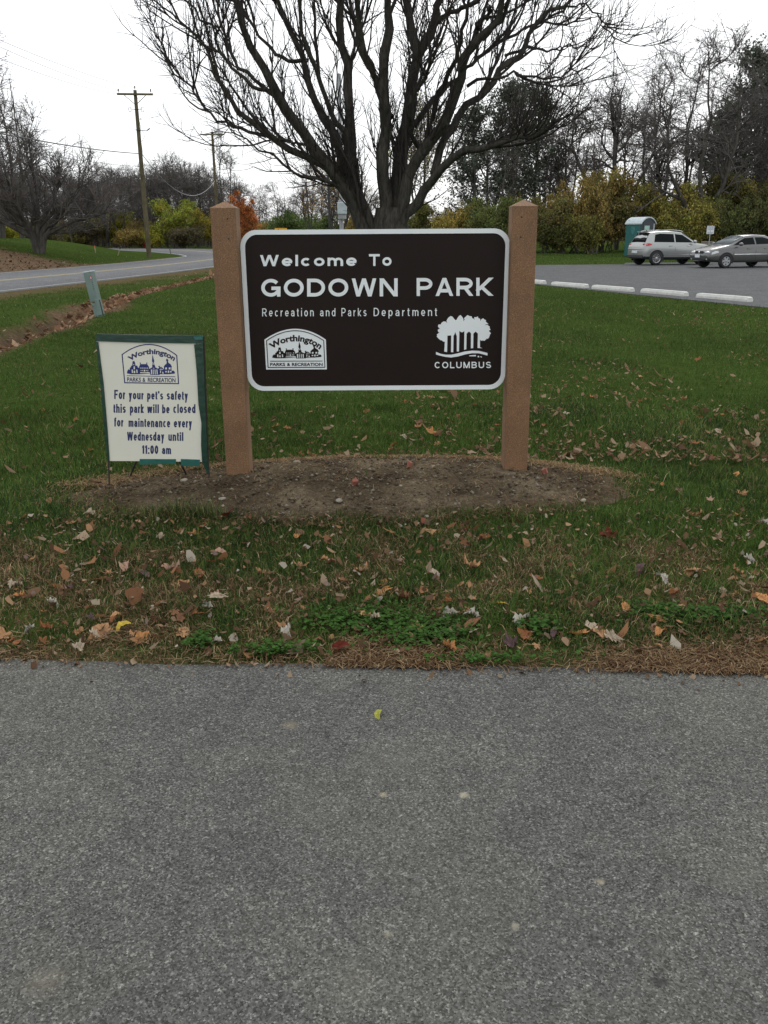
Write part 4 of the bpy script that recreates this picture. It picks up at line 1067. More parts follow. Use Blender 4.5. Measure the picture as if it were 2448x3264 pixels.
# ------------------------------------------------------------------ utility poles
def utility_pole(x, y, H, yaw, lab, detail=True):
    z0 = float(terrain(x, y)); t = thing('utility_pole', lab, 'utility pole', (x, y, z0), yaw, 'wooden utility poles by the road')
    m = MB(); m.tube([(0, 0, -.3), (0, 0, H*.5), (0, 0, H)], [.185, .155, .115], 12); m.build('pole', MAT['wood_pole'], t)
    m = MB(); m.cbox((0, -.16, H-.28), (2.44, .10, .13), .012); m.build('crossarm', MAT['wood_pole'], t)
    for s in (-1, 1):
        m = MB(); m.tube([(s*.72, -.19, H-.36), (s*.05, -.15, H-.92)], .022, 6); m.build('brace', MAT['dark_metal'], t)
    for px_ in (-1.1, 0.0, 1.08):
        m = MB(); zb = H-.215 if px_ else H
        m.tube([(px_, -.16 if px_ else 0, zb), (px_, -.16 if px_ else 0, zb+.12)], .012, 6); m.lathe([(.0, .28), (.045, .27), (.055, .21), (.03, .18), (.065, .14), (.03, .10), (0, .10)], (px_, -.16 if px_ else 0, zb), 10)
        m.build('insulator', MAT['porcelain'], t)
    if detail:
        for s in (-1, 1):
            m = MB(); m.tube([(0, -.13, H-1.25), (s*.42, -.2, H-1.22)], .018, 6); m.build('bracket', MAT['dark_metal'], t)
            m = MB(); pts = [(s*.42 + .09*math.cos(a), -.2, H-1.25+.17*math.sin(a)) for a in np.linspace(.4, 6.0, 12)]; m.tube(pts, .02, 6); m.build('cutout', MAT['porcelain'], t)
        m = MB(); m.tube([(-.2, -.13, H-2.55), (.62, -.16, H-2.62)], .025, 6); m.tube([(.30, -.14, H-2.6), (.45, -.2, H-2.95), (.2, -.17, H-3.3)], .014, 6); m.build('side_arm', MAT['dark_metal'], t)
        m = MB(); m.ell((.72, -.16, H-2.52), (.17, .05, .045), rot=Matrix.Rotation(-.6, 3, 'Y')); m.build('arrester', MAT['porcelain'], t)
        m = MB(); m.ell((.26, -.14, H-1.85), (.045, .045, .05)); m.tube([(.08, -.13, H-1.87), (.26, -.14, H-1.85)], .012, 6); m.build('spool', MAT['dark_metal'], t)
        m = MB(); m.tube([(.12, -.14, H-1.9), (.20, -.2, H-2.3), (.13, -.18, H-3.0), (.19, -.2, H-3.9), (.15, -.17, H-4.3)], .012, 5); m.build('down_lead', MAT['cable'], t)
    return t
P1 = gp(476, 823); top1 = pd(449, 290, P1[1]); H1 = float(top1[2])
utility_pole(P1[0], P1[1], H1, math.radians(6), 'nearer wooden utility pole with crossarm standing on the grass beside the road')
Y2 = 97.0; top2 = pd(676, 420, Y2); b2x = pd(698, 700, Y2)[0]
utility_pole(top2[0], Y2, float(top2[2]), math.radians(4), 'farther wooden utility pole with a plain crossarm, above the left sign post', False)
def wire(a, b, sag, r, lab, mat='wire', n=24):
    a, b = np.array(a, float), np.array(b, float); pts = []
    for i in range(n+1):
        s = i/n; p = a + (b-a)*s; p[2] -= sag*4*s*(1-s); pts.append(p)
    m = MB(); m.tube(pts, r, 4, caps=False); o = m.build('overhead_wire', MAT[mat]); tag(o, lab, 'wire', 'overhead wires along the road')
px1, py1 = P1[0], P1[1]
def left_end(pxl, pyl, Yl, a, sag):
    """far end of a span that passes through the photo's left edge"""
    q = pd(pxl, pyl, Yl); a = np.array(a); d = q-a; return a + d*1.35
wire((px1+.0, py1-.0, H1+.2), left_end(0, 108, 38, (px1, py1, H1+.2), 0), .30, .010, 'thin overhead wire, highest of the three leaving the nearer utility pole to the left')
wire((px1-1.1, py1-.2, H1), left_end(0, 130, 38, (px1-1.1, py1, H1), 0), .30, .010, 'thin overhead wire, middle one of the three leaving the nearer utility pole to the left')
wire((px1-1.25, py1-.2, H1-.2), left_end(0, 168, 38, (px1-1.2, py1, H1-.25), 0), .30, .010, 'thin overhead wire, lowest of the three leaving the nearer crossarm to the left')
zc = float(pd(462, 490, py1)[2]); wire((px1, py1-.15, zc), left_end(0, 411, 38, (px1, py1, zc), 0), .22, .026, 'dark thick cable crossing in front of the spreading tree on the left', 'cable')
zc2 = float(pd(466, 531, py1)[2]); wire((px1, py1-.15, zc2), left_end(0, 450, 38, (px1, py1, zc2), 0), .25, .012, 'thin low cable behind the spreading tree branches', 'cable')
p2 = (top2[0], Y2, float(top2[2]))
wire((px1+1.08, py1, H1), (p2[0]+1.1, p2[1], p2[2]+.05), 1.3, .010, 'faint wire from the right crossarm end sagging to the farther utility pole')
wire((px1+.1, py1, H1-.4), (p2[0]-1.0, p2[1], p2[2]-.1), 1.6, .010, 'faint wire from the pole top sagging to the farther utility pole')
wire((px1+.1, py1, zc), (p2[0], p2[1], float(pd(684, 575, Y2)[2])), 2.1, .03, 'pale cable hanging in a low curve between the two utility poles')

# ------------------------------------------------------------------ metal pole with box behind the tree, and a thin dark post
Y = 25.0; b = pd(1088, 735, Y); tp = pd(1081, 235, Y)
t = thing('metal_pole', 'grey metal pole with an electrical box behind the big bare tree', 'pole', (b[0], Y, 0))
m = MB(); m.tube([(0, 0, -.1), (tp[0]-b[0], 0, tp[2])], [.062, .05], 10); m.build('pole', MAT['galv'], t)
q0, q1 = pd(1076, 645, Y), pd(1106, 698, Y)
m = MB(); m.cbox(((q0[0]+q1[0])/2-b[0], -.13, (q0[2]+q1[2])/2+.06), (q1[0]-q0[0], .16, (q0[2]-q1[2])-.12), .015); bx_ = m.build('electrical_box', MAT['pale_grey'], t)
m = MB(); m.cbox(((q0[0]+q1[0])/2-b[0], -.12, q1[2]+.055), ((q1[0]-q0[0])*.9, .13, .13), .015); m.build('meter', MAT['galv'], t)
Y = 40.0; b = pd(1052, 735, Y); tp = pd(1049, 540, Y)
m = MB(); m.tube([(b[0], Y, -.1), (b[0]-.03, Y, tp[2])], [.05, .045], 8); m.ell((b[0]-.03, Y, tp[2]), (.045, .045, .03)); tag(m.build('post', MAT['dark_metal']), 'thin dark post just left of the metal pole with the box', 'post')

# ------------------------------------------------------------------ arrow sign at the bend
Y = 95.0; q = pd(895, 727, Y)
t = thing('arrow_sign', 'yellow road sign with a black arrow peeking over the park sign', 'road sign', (q[0], Y, 0))
W_, H_ = 1.30, .64; zc_ = q[2]-H_/2
m = MB(); m.cbox((0, 0, zc_), (W_, .02, H_), .008); pn = m.build('sign_plate', MAT['road_yellow'], t)
m = MB(); A = [(-.52, 0), (-.2, .24), (-.2, .09), (.52, .09), (.52, -.09), (-.2, -.09), (-.2, -.24)]
m.prism([(a, -.016, zc_+c+.02) for a, c in A], (0, 0, 0), (0, .004, 0)); m.build('arrow', MAT['black'], pn)
m = MB(); m.box((0, .03, zc_/2), (.07, .05, zc_+.3)); m.build('sign_post', MAT['galv'], t)

# ------------------------------------------------------------------ telecom pedestal leaning by the ditch
b = gt(318, 1008); tp = pd(282, 864, b[1])
lean = Vector((tp[0]-b[0], 0.0, tp[2]-b[2])); Hh = lean.length; rot = Vector((0, 0, 1)).rotation_difference(lean.normalized()).to_matrix().to_4x4() @ Matrix.Rotation(math.radians(-14), 4, 'Z')
t = thing('utility_pedestal', 'pale green utility pedestal with a red sticker leaning beside the ditch', 'pedestal', b); t.rotation_euler = rot.to_euler()
m = MB(); m.cbox((0, 0, Hh*.13-.1), (.150, .13, Hh*.34+.2), .014); m.build('base', MAT['ped_green'], t)
m = MB(); m.cbox((.052, -.012, Hh*.2), (.075, .145, Hh*.36), .01); m.build('front_panel', MAT['ped_green'], t)
m = MB(); m.cbox((0, 0, Hh*.645), (.172, .15, Hh*.65), .018); m.build('cover', MAT['ped_green'], t)
m = MB(); m.cbox((0, 0, Hh*.985), (.182, .16, Hh*.03), .008); m.build('cap', MAT['pale_grey'], t)
m = MB(); m.cbox((.062, -.0768, Hh*.85), (.040, .004, .085), .001); st = m.build('sticker', MAT['red_sticker'], t)
m = MB(); m.box((.064, -.0792, Hh*.848), (.016, .001, .045)); m.build('sticker_patch', MAT['plate'], st)
for k in range(4):
    m = MB(); m.box((.066, -.0762, Hh*(.745-.045*k)), (.014, .0016, .014)); m.build('stamp_mark', MAT['black_trim'], t)
m = MB(); m.ell((-.052, -.066, Hh*.24), (.010, .006, .012)); m.build('lock', MAT['black'], t)
m = MB(); m.tube([(.093, -.02, Hh*.36), (.098, -.02, -.05)], .007, 6); m.build('ground_rod', MAT['black'], t)

# ------------------------------------------------------------------ hydrant and stakes across the road
b = np.array([*gp(461, 791)[:2], 0]); 
t = thing('fire_hydrant', 'small red fire hydrant at the far side of the road behind the utility pole', 'hydrant', b); t.scale = (1.25, 1.25, 1.25)
m = MB(); m.lathe([(.16, 0), (.16, .05), (.11, .06), (.105, .45), (.135, .46), (.135, .50), (.12, .52), (.10, .60), (.04, .65), (.03, .69), (0, .69)], k=14); m.build('barrel', MAT['hyd_red'], t)
for s in (-1, 1):
    m = MB(); m.lathe([(0, s*.2), (.06, s*.2), (.065, s*.12), (.045, s*.1), (.045, 0)], (0, 0, .38), 10, 'x'); m.build('nozzle', MAT['hyd_red'], t)
m = MB(); m.lathe([(0, -.2), (.075, -.2), (.08, -.12), (.06, -.1), (.06, 0)], (0, 0, .36), 10, 'y'); m.build('nozzle', MAT['hyd_red'], t)
for (bx0, by0, tx, ty, lab, top_) in ((305, 806, 301, 783, 'thin survey stake with an orange top on the lawn across the road', 'stake_orange'), (374, 815, 384, 787, 'leaning pale wooden stake with a dark top on the lawn across the road', 'dark_metal'), (545, 811, 541, 794, 'short grey stake at the road bend right of the utility pole', None)):
    b = gt(bx0, by0); tp = pd(tx, ty, b[1]); d = tp-b
    t = thing('marker_stake', lab, 'stake', b, 0, 'survey stakes across the road')
    m = MB(); m.tube([(0, 0, -.1), d*.75], .028, 6); m.build('stake', MAT['stake_wood' if top_ else 'dark_metal'], t)
    m = MB(); m.tube([d*.75, d], .034, 6); m.build('stake_tip', MAT[top_ or 'dark_metal'], t)

# ------------------------------------------------------------------ portable toilet
b = gt(2044, 826); b[1] = 53.5; b[0] = pd(2038, 800, 53.5)[0]; b[2] = float(terrain(b[0], b[1]))
t = thing('portable_toilet', 'teal portable toilet with a rounded white roof behind the silver car', 'portable toilet', b, math.radians(31))
# local: front face is -y, side face is -x; the near corner is the origin
W_, D_, Hs, Hr = 1.16, 1.20, 1.92, 2.28
m = MB(); m.cbox((W_/2, D_/2+.03, Hs/2+.03), (W_, D_, Hs), .03); m.build('cabin', MAT['teal'], t)
def arch_pts(x0, x1, zs, zr, n=14): return [(x0+(x1-x0)*i/n, zs+(zr-zs)*(1-(2*i/n-1)**2)**.8) for i in range(n+1)]
ap = arch_pts(.0, W_, Hs, Hr-.07)
m = MB(); m.prism([(x, .0, z) for x, z in [(W_, .04), *reversed(ap), (0, .04)]], (0, 0, 0), (0, .05, 0)); fr = m.build('front_panel', MAT['navy'], t)
m = MB(); m.prism([(x, -.018, z) for x, z in ((.14, .12), (W_-.14, .12), (W_-.14, 1.98), (.14, 1.98))], (0, 0, 0), (0, .017, 0)); dr = m.build('door', MAT['navy'], t)
m = MB(); m.box((W_-.22, -.03, 1.02), (.05, .03, .14)); m.build('handle', MAT['black'], dr)
m = MB(); m.box((.46, -.022, 1.66), (.42, .006, .24)); m.build('notice', MAT['mint'], t)
m = MB(); m.box((W_-.12, -.006, 1.68), (.085, .010, .42)); m.build('vent_strip', MAT['plate'], t)
lo, hi = arch_pts(-.05, W_+.05, Hs-.05, Hr-.05), arch_pts(-.06, W_+.06, Hs-.01, Hr)
m = MB(); V = []; n = len(lo)
for yy in (-.05, D_+.07):
    V += [(x, yy, z) for x, z in hi] + [(x, yy, z-.02) for x, z in lo]
F = []
for i in range(n-1):
    F += [(i, i+1, 2*n+i+1, 2*n+i), (n+i, 3*n+i, 3*n+i+1, n+i+1), (i, n+i, n+i+1, i+1), (2*n+i, 2*n+i+1, 3*n+i+1, 3*n+i)]
F += [(0, 2*n, 3*n, n), (n-1, 2*n-1, 4*n-1, 3*n-1)]
m.add(V, F, 0, False); m.build('roof', MAT['pale_grey'], t)
m = MB(); m.lathe([(.05, 0), (.05, .16), (.065, .17), (0, .2)], (.12, D_-.1, Hs+.02), 10); m.build('vent_pipe', MAT['pale_grey'], t)
m = MB(); m.ell((-.002, .66, 1.5), (.006, .2, .26)); m.build('label_patch', m_simple('faded_teal', (.03, .15, .14), .5), t)

# ------------------------------------------------------------------ lot sign and tan cabinet
Y = 52.0; q0, q1 = pd(2255, 720, Y), pd(2274, 746, Y); xc = (q0[0]+q1[0])/2
zg = float(terrain(xc, Y))
t = thing('lot_sign', 'small white sign with four dark lines of text on a thin post behind the cars', 'sign', (xc, Y, zg), math.radians(-20))
Wp, Hp = .40, q0[2]-q1[2]; zm = (q0[2]+q1[2])/2-zg
m = MB(); m.cbox((0, 0, zm), (Wp, .012, Hp), .005); pl_ = m.build('sign_plate', MAT['plate'], t)
for k, (wd, zz) in enumerate(((.34, .36), (.32, .12), (.08, -.11), (.29, -.35))):
    m = MB(); nb_ = int(wd/.043)
    for i in range(nb_):
        xx = -wd/2 + (i+.5)*wd/nb_; m.box((xx, -.0075, zm+zz*Hp), (.011, .003, .075)); m.box((xx+.012, -.0085, zm+zz*Hp+(.02 if i % 2 else -.02)), (.014, .003, .016))
    m.build('text_line', MAT['notice_blue'], pl_)
m = MB(); m.box((0, .022, (zm+Hp/2-.02)/2-.1), (.045, .03, zm+Hp/2+.2)); m.build('sign_post', MAT['galv'], t)
Y = 53.5; q0, q1 = pd(2236, 771, Y), pd(2275, 771, Y); xc = (q0[0]+q1[0])/2; zg = float(terrain(xc, Y)); hh = q0[2]-zg
t = thing('utility_cabinet', 'tan utility cabinet behind the lot sign', 'cabinet', (xc, Y, zg), math.radians(-18))
m = MB(); m.cbox((0, 0, hh/2-.05), ((q1[0]-q0[0])*.98, .6, hh+.1), .025); m.build('body', MAT['tan_box'], t)
m = MB(); m.cbox((0, 0, hh), ((q1[0]-q0[0])*1.0, .64, .05), .012); m.build('lid', MAT['tan_box'], t)
m = MB(); m.box((0.0, -.304, hh/2), (.012, .008, hh*.85)); m.build('door_gap', MAT['black_trim'], t)

# ------------------------------------------------------------------ cars
class Car:
    """stations: x, sill z, belt z, half width, top z, half width at the roof edge"""
    def __init__(s, st): s.st = np.array(st, float)
    def at(s, x): return [np.interp(x, s.st[:, 0], s.st[:, i]) for i in range(1, 6)]
    def section(s, x):
        zb, zs, w, zt, wt = s.at(x); ze = zs+.86*(zt-zs)
        return [(0, zb), (.80*w, zb), (.955*w, zb+.05), (w*.985, zb+.18*(zs-zb)), (w, zb+.5*(zs-zb)), (w*.985, zs-.10*(zs-zb)), (.955*w, zs), (.5*(.955*w+wt)+.01, zs+.45*(zt-zs)), (wt+.015, ze), (wt*.86, zs+.97*(zt-zs)), (0, zt+.012)]
    def side_y(s, x, z):
        P = s.section(x); zz = [p[1] for p in P[3:10]]; yy = [p[0] for p in P[3:10]]
        return float(np.interp(z, zz, yy))
    def body(s, name, paint, trim, parent, trim_z):
        xs_ = []
        for a, b in zip(s.st[:-1, 0], s.st[1:, 0]):
            k = max(1, int(round((b-a)/.22))); xs_ += [a+(b-a)*i/k for i in range(k)]
        xs_.append(s.st[-1, 0]); V = []; F = []; M = []
        for x in xs_:
            h = s.section(x); r = [(x, y, z) for y, z in h] + [(x, -y, z) for y, z in reversed(h[1:-1])]; V += r; n = len(r)
        for i in range(len(xs_)-1):
            for j in range(n):
                F.append((i*n+j, i*n+(j+1) % n, (i+1)*n+(j+1) % n, (i+1)*n+j))
                zc = np.mean([V[q][2] for q in F[-1]]); M.append(1 if zc < trim_z else 0)
        F += [tuple(range(n)), tuple(range((len(xs_)-1)*n+n-1, (len(xs_)-1)*n-1, -1))]; M += [0, 0]
        me = bpy.data.meshes.new(name); me.from_pydata(V, [], F); me.polygons.foreach_set('material_index', M); me.polygons.foreach_set('use_smooth', [True]*len(F))
        bm = bmesh.new(); bm.from_mesh(me); bmesh.ops.recalc_face_normals(bm, faces=bm.faces[:]); bm.to_mesh(me); bm.free()
        return obj(name, me, [paint, trim], parent)
    def side_patch(s, name, poly, mat, parent, side, off=.008, n=6):
        """a pane following the body side; poly in (x, z)"""
        p = [np.array(a, float) for a in poly]; q = []
        for a, b in zip(p, p[1:]+p[:1]): q += [a+(b-a)*i/n for i in range(n)]
        c = sum(q)/len(q); V = []; 
        for (x, z) in q: V.append((x, side*(s.side_y(x, z)+off), z))
        for (x, z) in q: V.append((x, side*(s.side_y(x, z)-.02), z))
        k = len(q); V.append((c[0], side*(s.side_y(c[0], c[1])+off), c[1]))
        F = [(i, (i+1) % k, 2*k) for i in range(k)] + [(i, k+i, k+(i+1) % k, (i+1) % k) for i in range(k)]
        m = MB(); m.add(V, F); return m.build(name, mat, parent)
    def cross_patch(s, name, x0, x1, f0, f1, t0, t1, mat, parent, off, bow=0.0, n=8):
        """windscreen or rear window: the slope between stations x0 and x1; f half width fraction"""
        a, b = s.at(x0), s.at(x1); V = []; F = []
        dn = np.array([-(b[3]-a[3]), x1-x0]); dn = dn/np.linalg.norm(dn); dn = dn*(1 if dn[1] > 0 else -1)
        for lay in (off, off-.03):
            for (t, f) in ((t0, f0), ((t0+t1)/2, (f0+f1)/2), (t1, f1)):
                x = x0+(x1-x0)*t; z = a[3]+(b[3]-a[3])*t
                for i in range(n+1):
                    u = 2*i/n-1; y = u*f; zz = z + .012 - bow*u*u
                    V.append((x+dn[0]*lay, y, zz+dn[1]*lay))
        N1 = 3*(n+1)
        for r in range(2):
            for i in range(n): k = r*(n+1)+i; F.append((k, k+1, k+n+2, k+n+1))
        bd = list(range(n+1)) + [n+1+n, 2*(n+1)+n] + list(range(2*(n+1)+n-1, 2*(n+1)-1, -1)) + [n+1]
        F += [(p_, q_, q_+N1, p_+N1) for p_, q_ in zip(bd, bd[1:]+bd[:1])]
        m = MB(); m.add(V, F, 0, True); return m.build(name, mat, parent)
def wheel(parent, x, y, r, side, spokes, rim_mat, wd=.21):
    w = thing_part('wheel', parent, x, y, r)
    m = MB(); a, b = r*.66, r
    m.lathe([(a, -wd/2), (b-.03, -wd/2), (b, -wd/2+.03), (b, wd/2-.03), (b-.03, wd/2), (a, wd/2), (a, -wd/2)], k=28, axis='y'); ty = m.build('tyre', MAT['black'], w)
    m = MB(); f = side*(wd/2-.02)
    m.lathe([(a+.004, f-.03*side), (a+.004, f+.012*side), (a-.022, f+.012*side), (a-.03, f-.02*side)], k=28, axis='y')
    for k in range(spokes):
        g_ = 2*math.pi*k/spokes; c, s_ = math.cos(g_), math.sin(g_)
        wi, wo = (.026, .020) if spokes > 6 else (.05, .042)
        q = [(.045*c-wi*s_, .045*s_+wi*c), (a*.96*c-wo*s_, a*.96*s_+wo*c), (a*.96*c+wo*s_, a*.96*s_-wo*c), (.045*c+wi*s_, .045*s_-wi*c)]
        m.prism([(p[0], f+.004*side, p[1]) for p in q], (0, 0, 0), (0, -.02*side, 0))
    m.lathe([(0, f+.014*side), (.05, f+.012*side), (.06, f-.02*side)], k=14, axis='y'); m.build('rim', rim_mat, w)
    m = MB(); m.lathe([(0, f-.045*side), (a, f-.045*side)], k=20, axis='y'); m.build('brake_disc', MAT['black_trim'], w)
def thing_part(name, parent, x, y, z):
    o = bpy.data.objects.new(name, None); o.empty_display_size = .1; COL.objects.link(o); o.parent = parent; o.location = (x, y, z); return o
def arch_disc(car, parent, x, r, side, extra=.075):
    R_ = r+extra; V = []; c = [x, r]; pts = [(x+R_*math.cos(a), r+R_*math.sin(a)) for a in np.linspace(-.5, math.pi+.5, 22)]
    pts = [(px_, max(pz, .2)) for px_, pz in pts]
    m = MB(); F = []; off = .006
    for (px_, pz) in pts: V.append((px_, side*(car.side_y(px_, max(pz, .3))+off), pz))
    V.append((x, side*(car.side_y(x, .4)+off), .26)); k = len(pts)
    F = [(i, i+1, k) for i in range(k-1)]
    m.add(V, F); return m.build('wheel_arch', MAT['black'], parent)

HEAD = math.radians(15); hv = np.array([math.cos(HEAD), math.sin(HEAD)]); ln = np.array([-hv[1], hv[0]])
# --- silver crossover seen from behind
rw = gp(2086, 847)[:2]; cs = rw + hv*1.30 + ln*0.80
suv = thing('parked_car', 'silver compact crossover parked with its tail towards the road, in front of the teal toilet', 'car', (cs[0], cs[1], .016), HEAD, 'cars in the parking lot'); suv.scale = (.95, .95, .95)
SU = Car([(-2.21, .46, .78, .76, .84, .66), (-2.17, .36, .93, .84, .99, .72), (-2.06, .31, 1.04, .885, 1.10, .74), (-1.86, .30, 1.06, .90, 1.42, .665), (-1.70, .29, 1.06, .905, 1.60, .625), (-1.2, .27, 1.05, .905, 1.665, .615), (-.4, .26, 1.03, .905, 1.68, .61),
          (.22, .26, 1.015, .905, 1.62, .59), (.65, .26, 1.0, .90, 1.34, .66), (1.05, .27, .99, .90, 1.08, .72), (1.5, .28, .965, .89, 1.035, .68), (1.9, .31, .90, .87, .96, .62), (2.12, .36, .76, .80, .85, .55), (2.21, .44, .62, .70, .70, .45)])
SU.st[:, 0] = np.where(SU.st[:, 0] < -1.3, -1.3 + (SU.st[:, 0]+1.3)*.80, SU.st[:, 0]); SU.st[:, 3] *= .96; SU.st[:, 5] *= .96
sx_ = lambda x: -1.3 + (x+1.3)*.80
SU.body('body', MAT['suv_paint'], MAT['black_trim'], suv, .47)
G, C_ = MAT['glass_dark'], MAT['chrome']
for s in (-1, 1):
    SU.side_patch('window', [(sx_(-1.50), 1.14), (-.30, 1.12), (-.30, 1.52), (-1.05, 1.545), (sx_(-1.36), 1.50)], G, suv, s)
    SU.side_patch('window', [(-.22, 1.12), (.82, 1.10), (.58, 1.27), (.22, 1.48), (-.22, 1.52)], G, suv, s)
    SU.side_patch('tail_light', [(sx_(-2.10), .95), (sx_(-1.80), .98), (sx_(-1.66), 1.03), (sx_(-1.85), 1.085), (sx_(-2.09), 1.07)], MAT['red_lens'], suv, s, .03)
    SU.side_patch('sill_trim', [(-.92, .50), (.92, .50), (.92, .53), (-.92, .53)], C_, suv, s, .012)
    for xh_ in (-.62, .42): SU.side_patch('door_handle', [(xh_, .93), (xh_+.2, .93), (xh_+.2, .955), (xh_, .955)], C_, suv, s, .03, 2)
    SU.side_patch('door_seam', [(-.27, .50), (-.258, .50), (-.258, 1.10), (-.27, 1.10)], MAT['black_trim'], suv, s, .003, 3)
    SU.side_patch('door_seam', [(.90, .50), (.912, .50), (.912, 1.0), (.90, 1.0)], MAT['black_trim'], suv, s, .003, 3)
    for xw in (-1.30, 1.305): arch_disc(SU, suv, xw, .345, s); wheel(suv, xw, s*.78, .345, s, 10, C_)
    m = MB(); m.ell((.78, s*.96, 1.14), (.09, .11, .085)); m.build('mirror', MAT['suv_paint'], suv)
    m = MB(); m.tube([(-1.45, s*.60, 1.655), (-1.2, s*.595, 1.70), (-.4, s*.59, 1.72), (.1, s*.585, 1.675), (.25, s*.58, 1.635)], .02, 6); m.build('roof_rail', C_, suv)
    SU.side_patch('headlight', [(1.80, .80), (2.1, .72), (2.08, .80), (1.85, .88)], MAT['clear_lens'], suv, s, .012)
SU.cross_patch('rear_window', sx_(-2.06), sx_(-1.70), .66, .55, .06, .92, G, suv, .014, .02)
SU.cross_patch('windscreen', 1.05, .22, .68, .56, .06, .93, MAT['glass_clear'], suv, .012, .03)
m = MB(); m.cbox((sx_(-1.70), 0, 1.632), (.12, 1.10, .026), .010); m.build('spoiler', MAT['suv_paint'], suv)
m = MB(); m.cbox((sx_(-2.215)-.006, .06, .66), (.02, .52, .12), .004); m.build('licence_plate', MAT['plate'], suv)
m = MB(); m.cbox((sx_(-2.19), 0, .44), (.10, 1.44, .16), .03); m.build('bumper', MAT['black_trim'], suv)
m = MB(); m.cbox((sx_(-2.17), 0, .80), (.10, 1.48, .05), .02); m.build('bumper_ledge', MAT['suv_paint'], suv)
for s in (-1, 1):
    m = MB(); m.cbox((sx_(-2.12), s*.65, 1.015), (.07, .16, .115), .03); m.build('tail_light', MAT['red_lens'], suv)
m = MB(); m.lathe([(0, sx_(-2.156)-.012), (.045, sx_(-2.152)-.01), (.055, sx_(-2.13))], (0, 0, .985), 12, 'x'); m.build('badge', C_, suv)
m = MB(); m.add([(-1.36, -.012, 1.66), (-1.36, .012, 1.66), (-1.5, -.004, 1.72), (-1.5, .004, 1.72), (-1.5, -.012, 1.65), (-1.5, .012, 1.65)], [(0, 1, 3, 2), (2, 3, 5, 4), (0, 2, 4), (1, 5, 3)]); m.build('antenna', MAT['black'], suv)

# --- grey sedan seen from the front
HS = math.pi + math.radians(15); hv = np.array([math.cos(HS), math.sin(HS)]); ln = np.array([-hv[1], hv[0]])
fw = gp(2307, 856)[:2]; cs = fw - hv*1.29 - ln*.74
sed = thing('parked_car', 'grey four door sedan facing the lawn at the right edge, cut off by the frame', 'car', (cs[0], cs[1], .016), HS, 'cars in the parking lot')
SE = Car([(-2.25, .46, .76, .70, .82, .55), (-2.17, .36, .90, .79, 1.0, .62), (-1.62, .29, .95, .845, 1.06, .64), (-1.15, .26, .95, .85, 1.26, .57), (-.80, .24, .94, .855, 1.385, .53), (-.25, .23, .92, .855, 1.41, .53), (.25, .23, .905, .855, 1.37, .53), (.70, .23, .89, .855, 1.17, .60),
          (1.14, .24, .875, .85, .965, .68), (1.6, .25, .82, .835, .90, .64), (1.95, .28, .74, .80, .81, .58), (2.15, .33, .64, .74, .71, .50), (2.23, .40, .56, .64, .60, .42)])
SE.st[:, 0] = np.where(SE.st[:, 0] > 1.29, 1.29 + (SE.st[:, 0]-1.29)*.88, SE.st[:, 0])
fx_ = lambda x: 1.29 + (x-1.29)*.88
SE.body('body', MAT['sedan_paint'], MAT['black_trim'], sed, .24)
for s in (-1, 1):
    SE.side_patch('window', [(-1.10, 1.02), (-.22, .995), (-.22, 1.285), (-.62, 1.29), (-.86, 1.23)], G, sed, s)
    SE.side_patch('window', [(-1.42, 1.02), (-1.15, 1.02), (-.95, 1.20), (-1.05, 1.19)], G, sed, s)
    SE.side_patch('window', [(-.14, .995), (.92, .965), (.70, 1.08), (.30, 1.255), (-.14, 1.285)], G, sed, s)
    SE.side_patch('side_moulding', [(-.92, .565), (.92, .565), (.92, .60), (-.92, .60)], C_, sed, s, .014)
    for xh_ in (-.78, .10): SE.side_patch('door_handle', [(xh_, .80), (xh_+.18, .80), (xh_+.18, .83), (xh_, .83)], MAT['sedan_paint'], sed, s, .03, 2)
    SE.side_patch('door_seam', [(-.185, .36), (-.173, .36), (-.173, .98), (-.185, .98)], MAT['black_trim'], sed, s, .003, 3)
    SE.side_patch('door_seam', [(.93, .36), (.942, .36), (.942, .90), (.93, .90)], MAT['black_trim'], sed, s, .003, 3)
    for xw in (-1.245, 1.29): arch_disc(SE, sed, xw, .305, s, .06); wheel(sed, xw, s*.76, .305, s, 6, MAT['galv'])
    m = MB(); m.ell((.72, s*.98, 1.0), (.08, .13, .075)); m.build('mirror', MAT['sedan_paint'], sed)
    SE.side_patch('headlight', [(fx_(1.74), .66), (fx_(2.10), .58), (fx_(2.08), .66), (fx_(1.92), .73), (fx_(1.78), .735)], MAT['clear_lens'], sed, s, .025)
    m = MB(); m.ell((fx_(2.13), s*.50, .655), (.10, .19, .075)); m.build('headlight', MAT['clear_lens'], sed)
    m = MB(); m.ell((fx_(2.17), s*.55, .38), (.05, .05, .04)); m.build('fog_light', MAT['clear_lens'], sed)
    m = MB(); m.cbox((fx_(2.21), s*.175, .665), (.05, .23, .12), .02); m.build('grille', MAT['black'], sed)
SE.cross_patch('windscreen', 1.14, .25, .66, .52, .05, .93, MAT['glass_clear'], sed, .012, .03)
SE.cross_patch('rear_window', -1.62, -.80, .56, .48, .1, .92, G, sed, .012, .03)
m = MB(); m.lathe([(0, fx_(2.25)), (.04, fx_(2.245)), (.05, fx_(2.2))], (0, 0, .67), 12, 'x'); m.build('badge', C_, sed)
m = MB(); m.cbox((fx_(2.262), -.05, .51), (.02, .34, .13), .006); m.build('licence_plate', MAT['plate'], sed)
m = MB(); m.cbox((fx_(2.18), 0, .37), (.10, .92, .09), .02); m.build('lower_intake', MAT['black'], sed)
m = MB(); m.tube([(1.05, -.5, 1.02), (.98, .1, 1.045)], .012, 5); m.build('wiper', MAT['black'], sed)
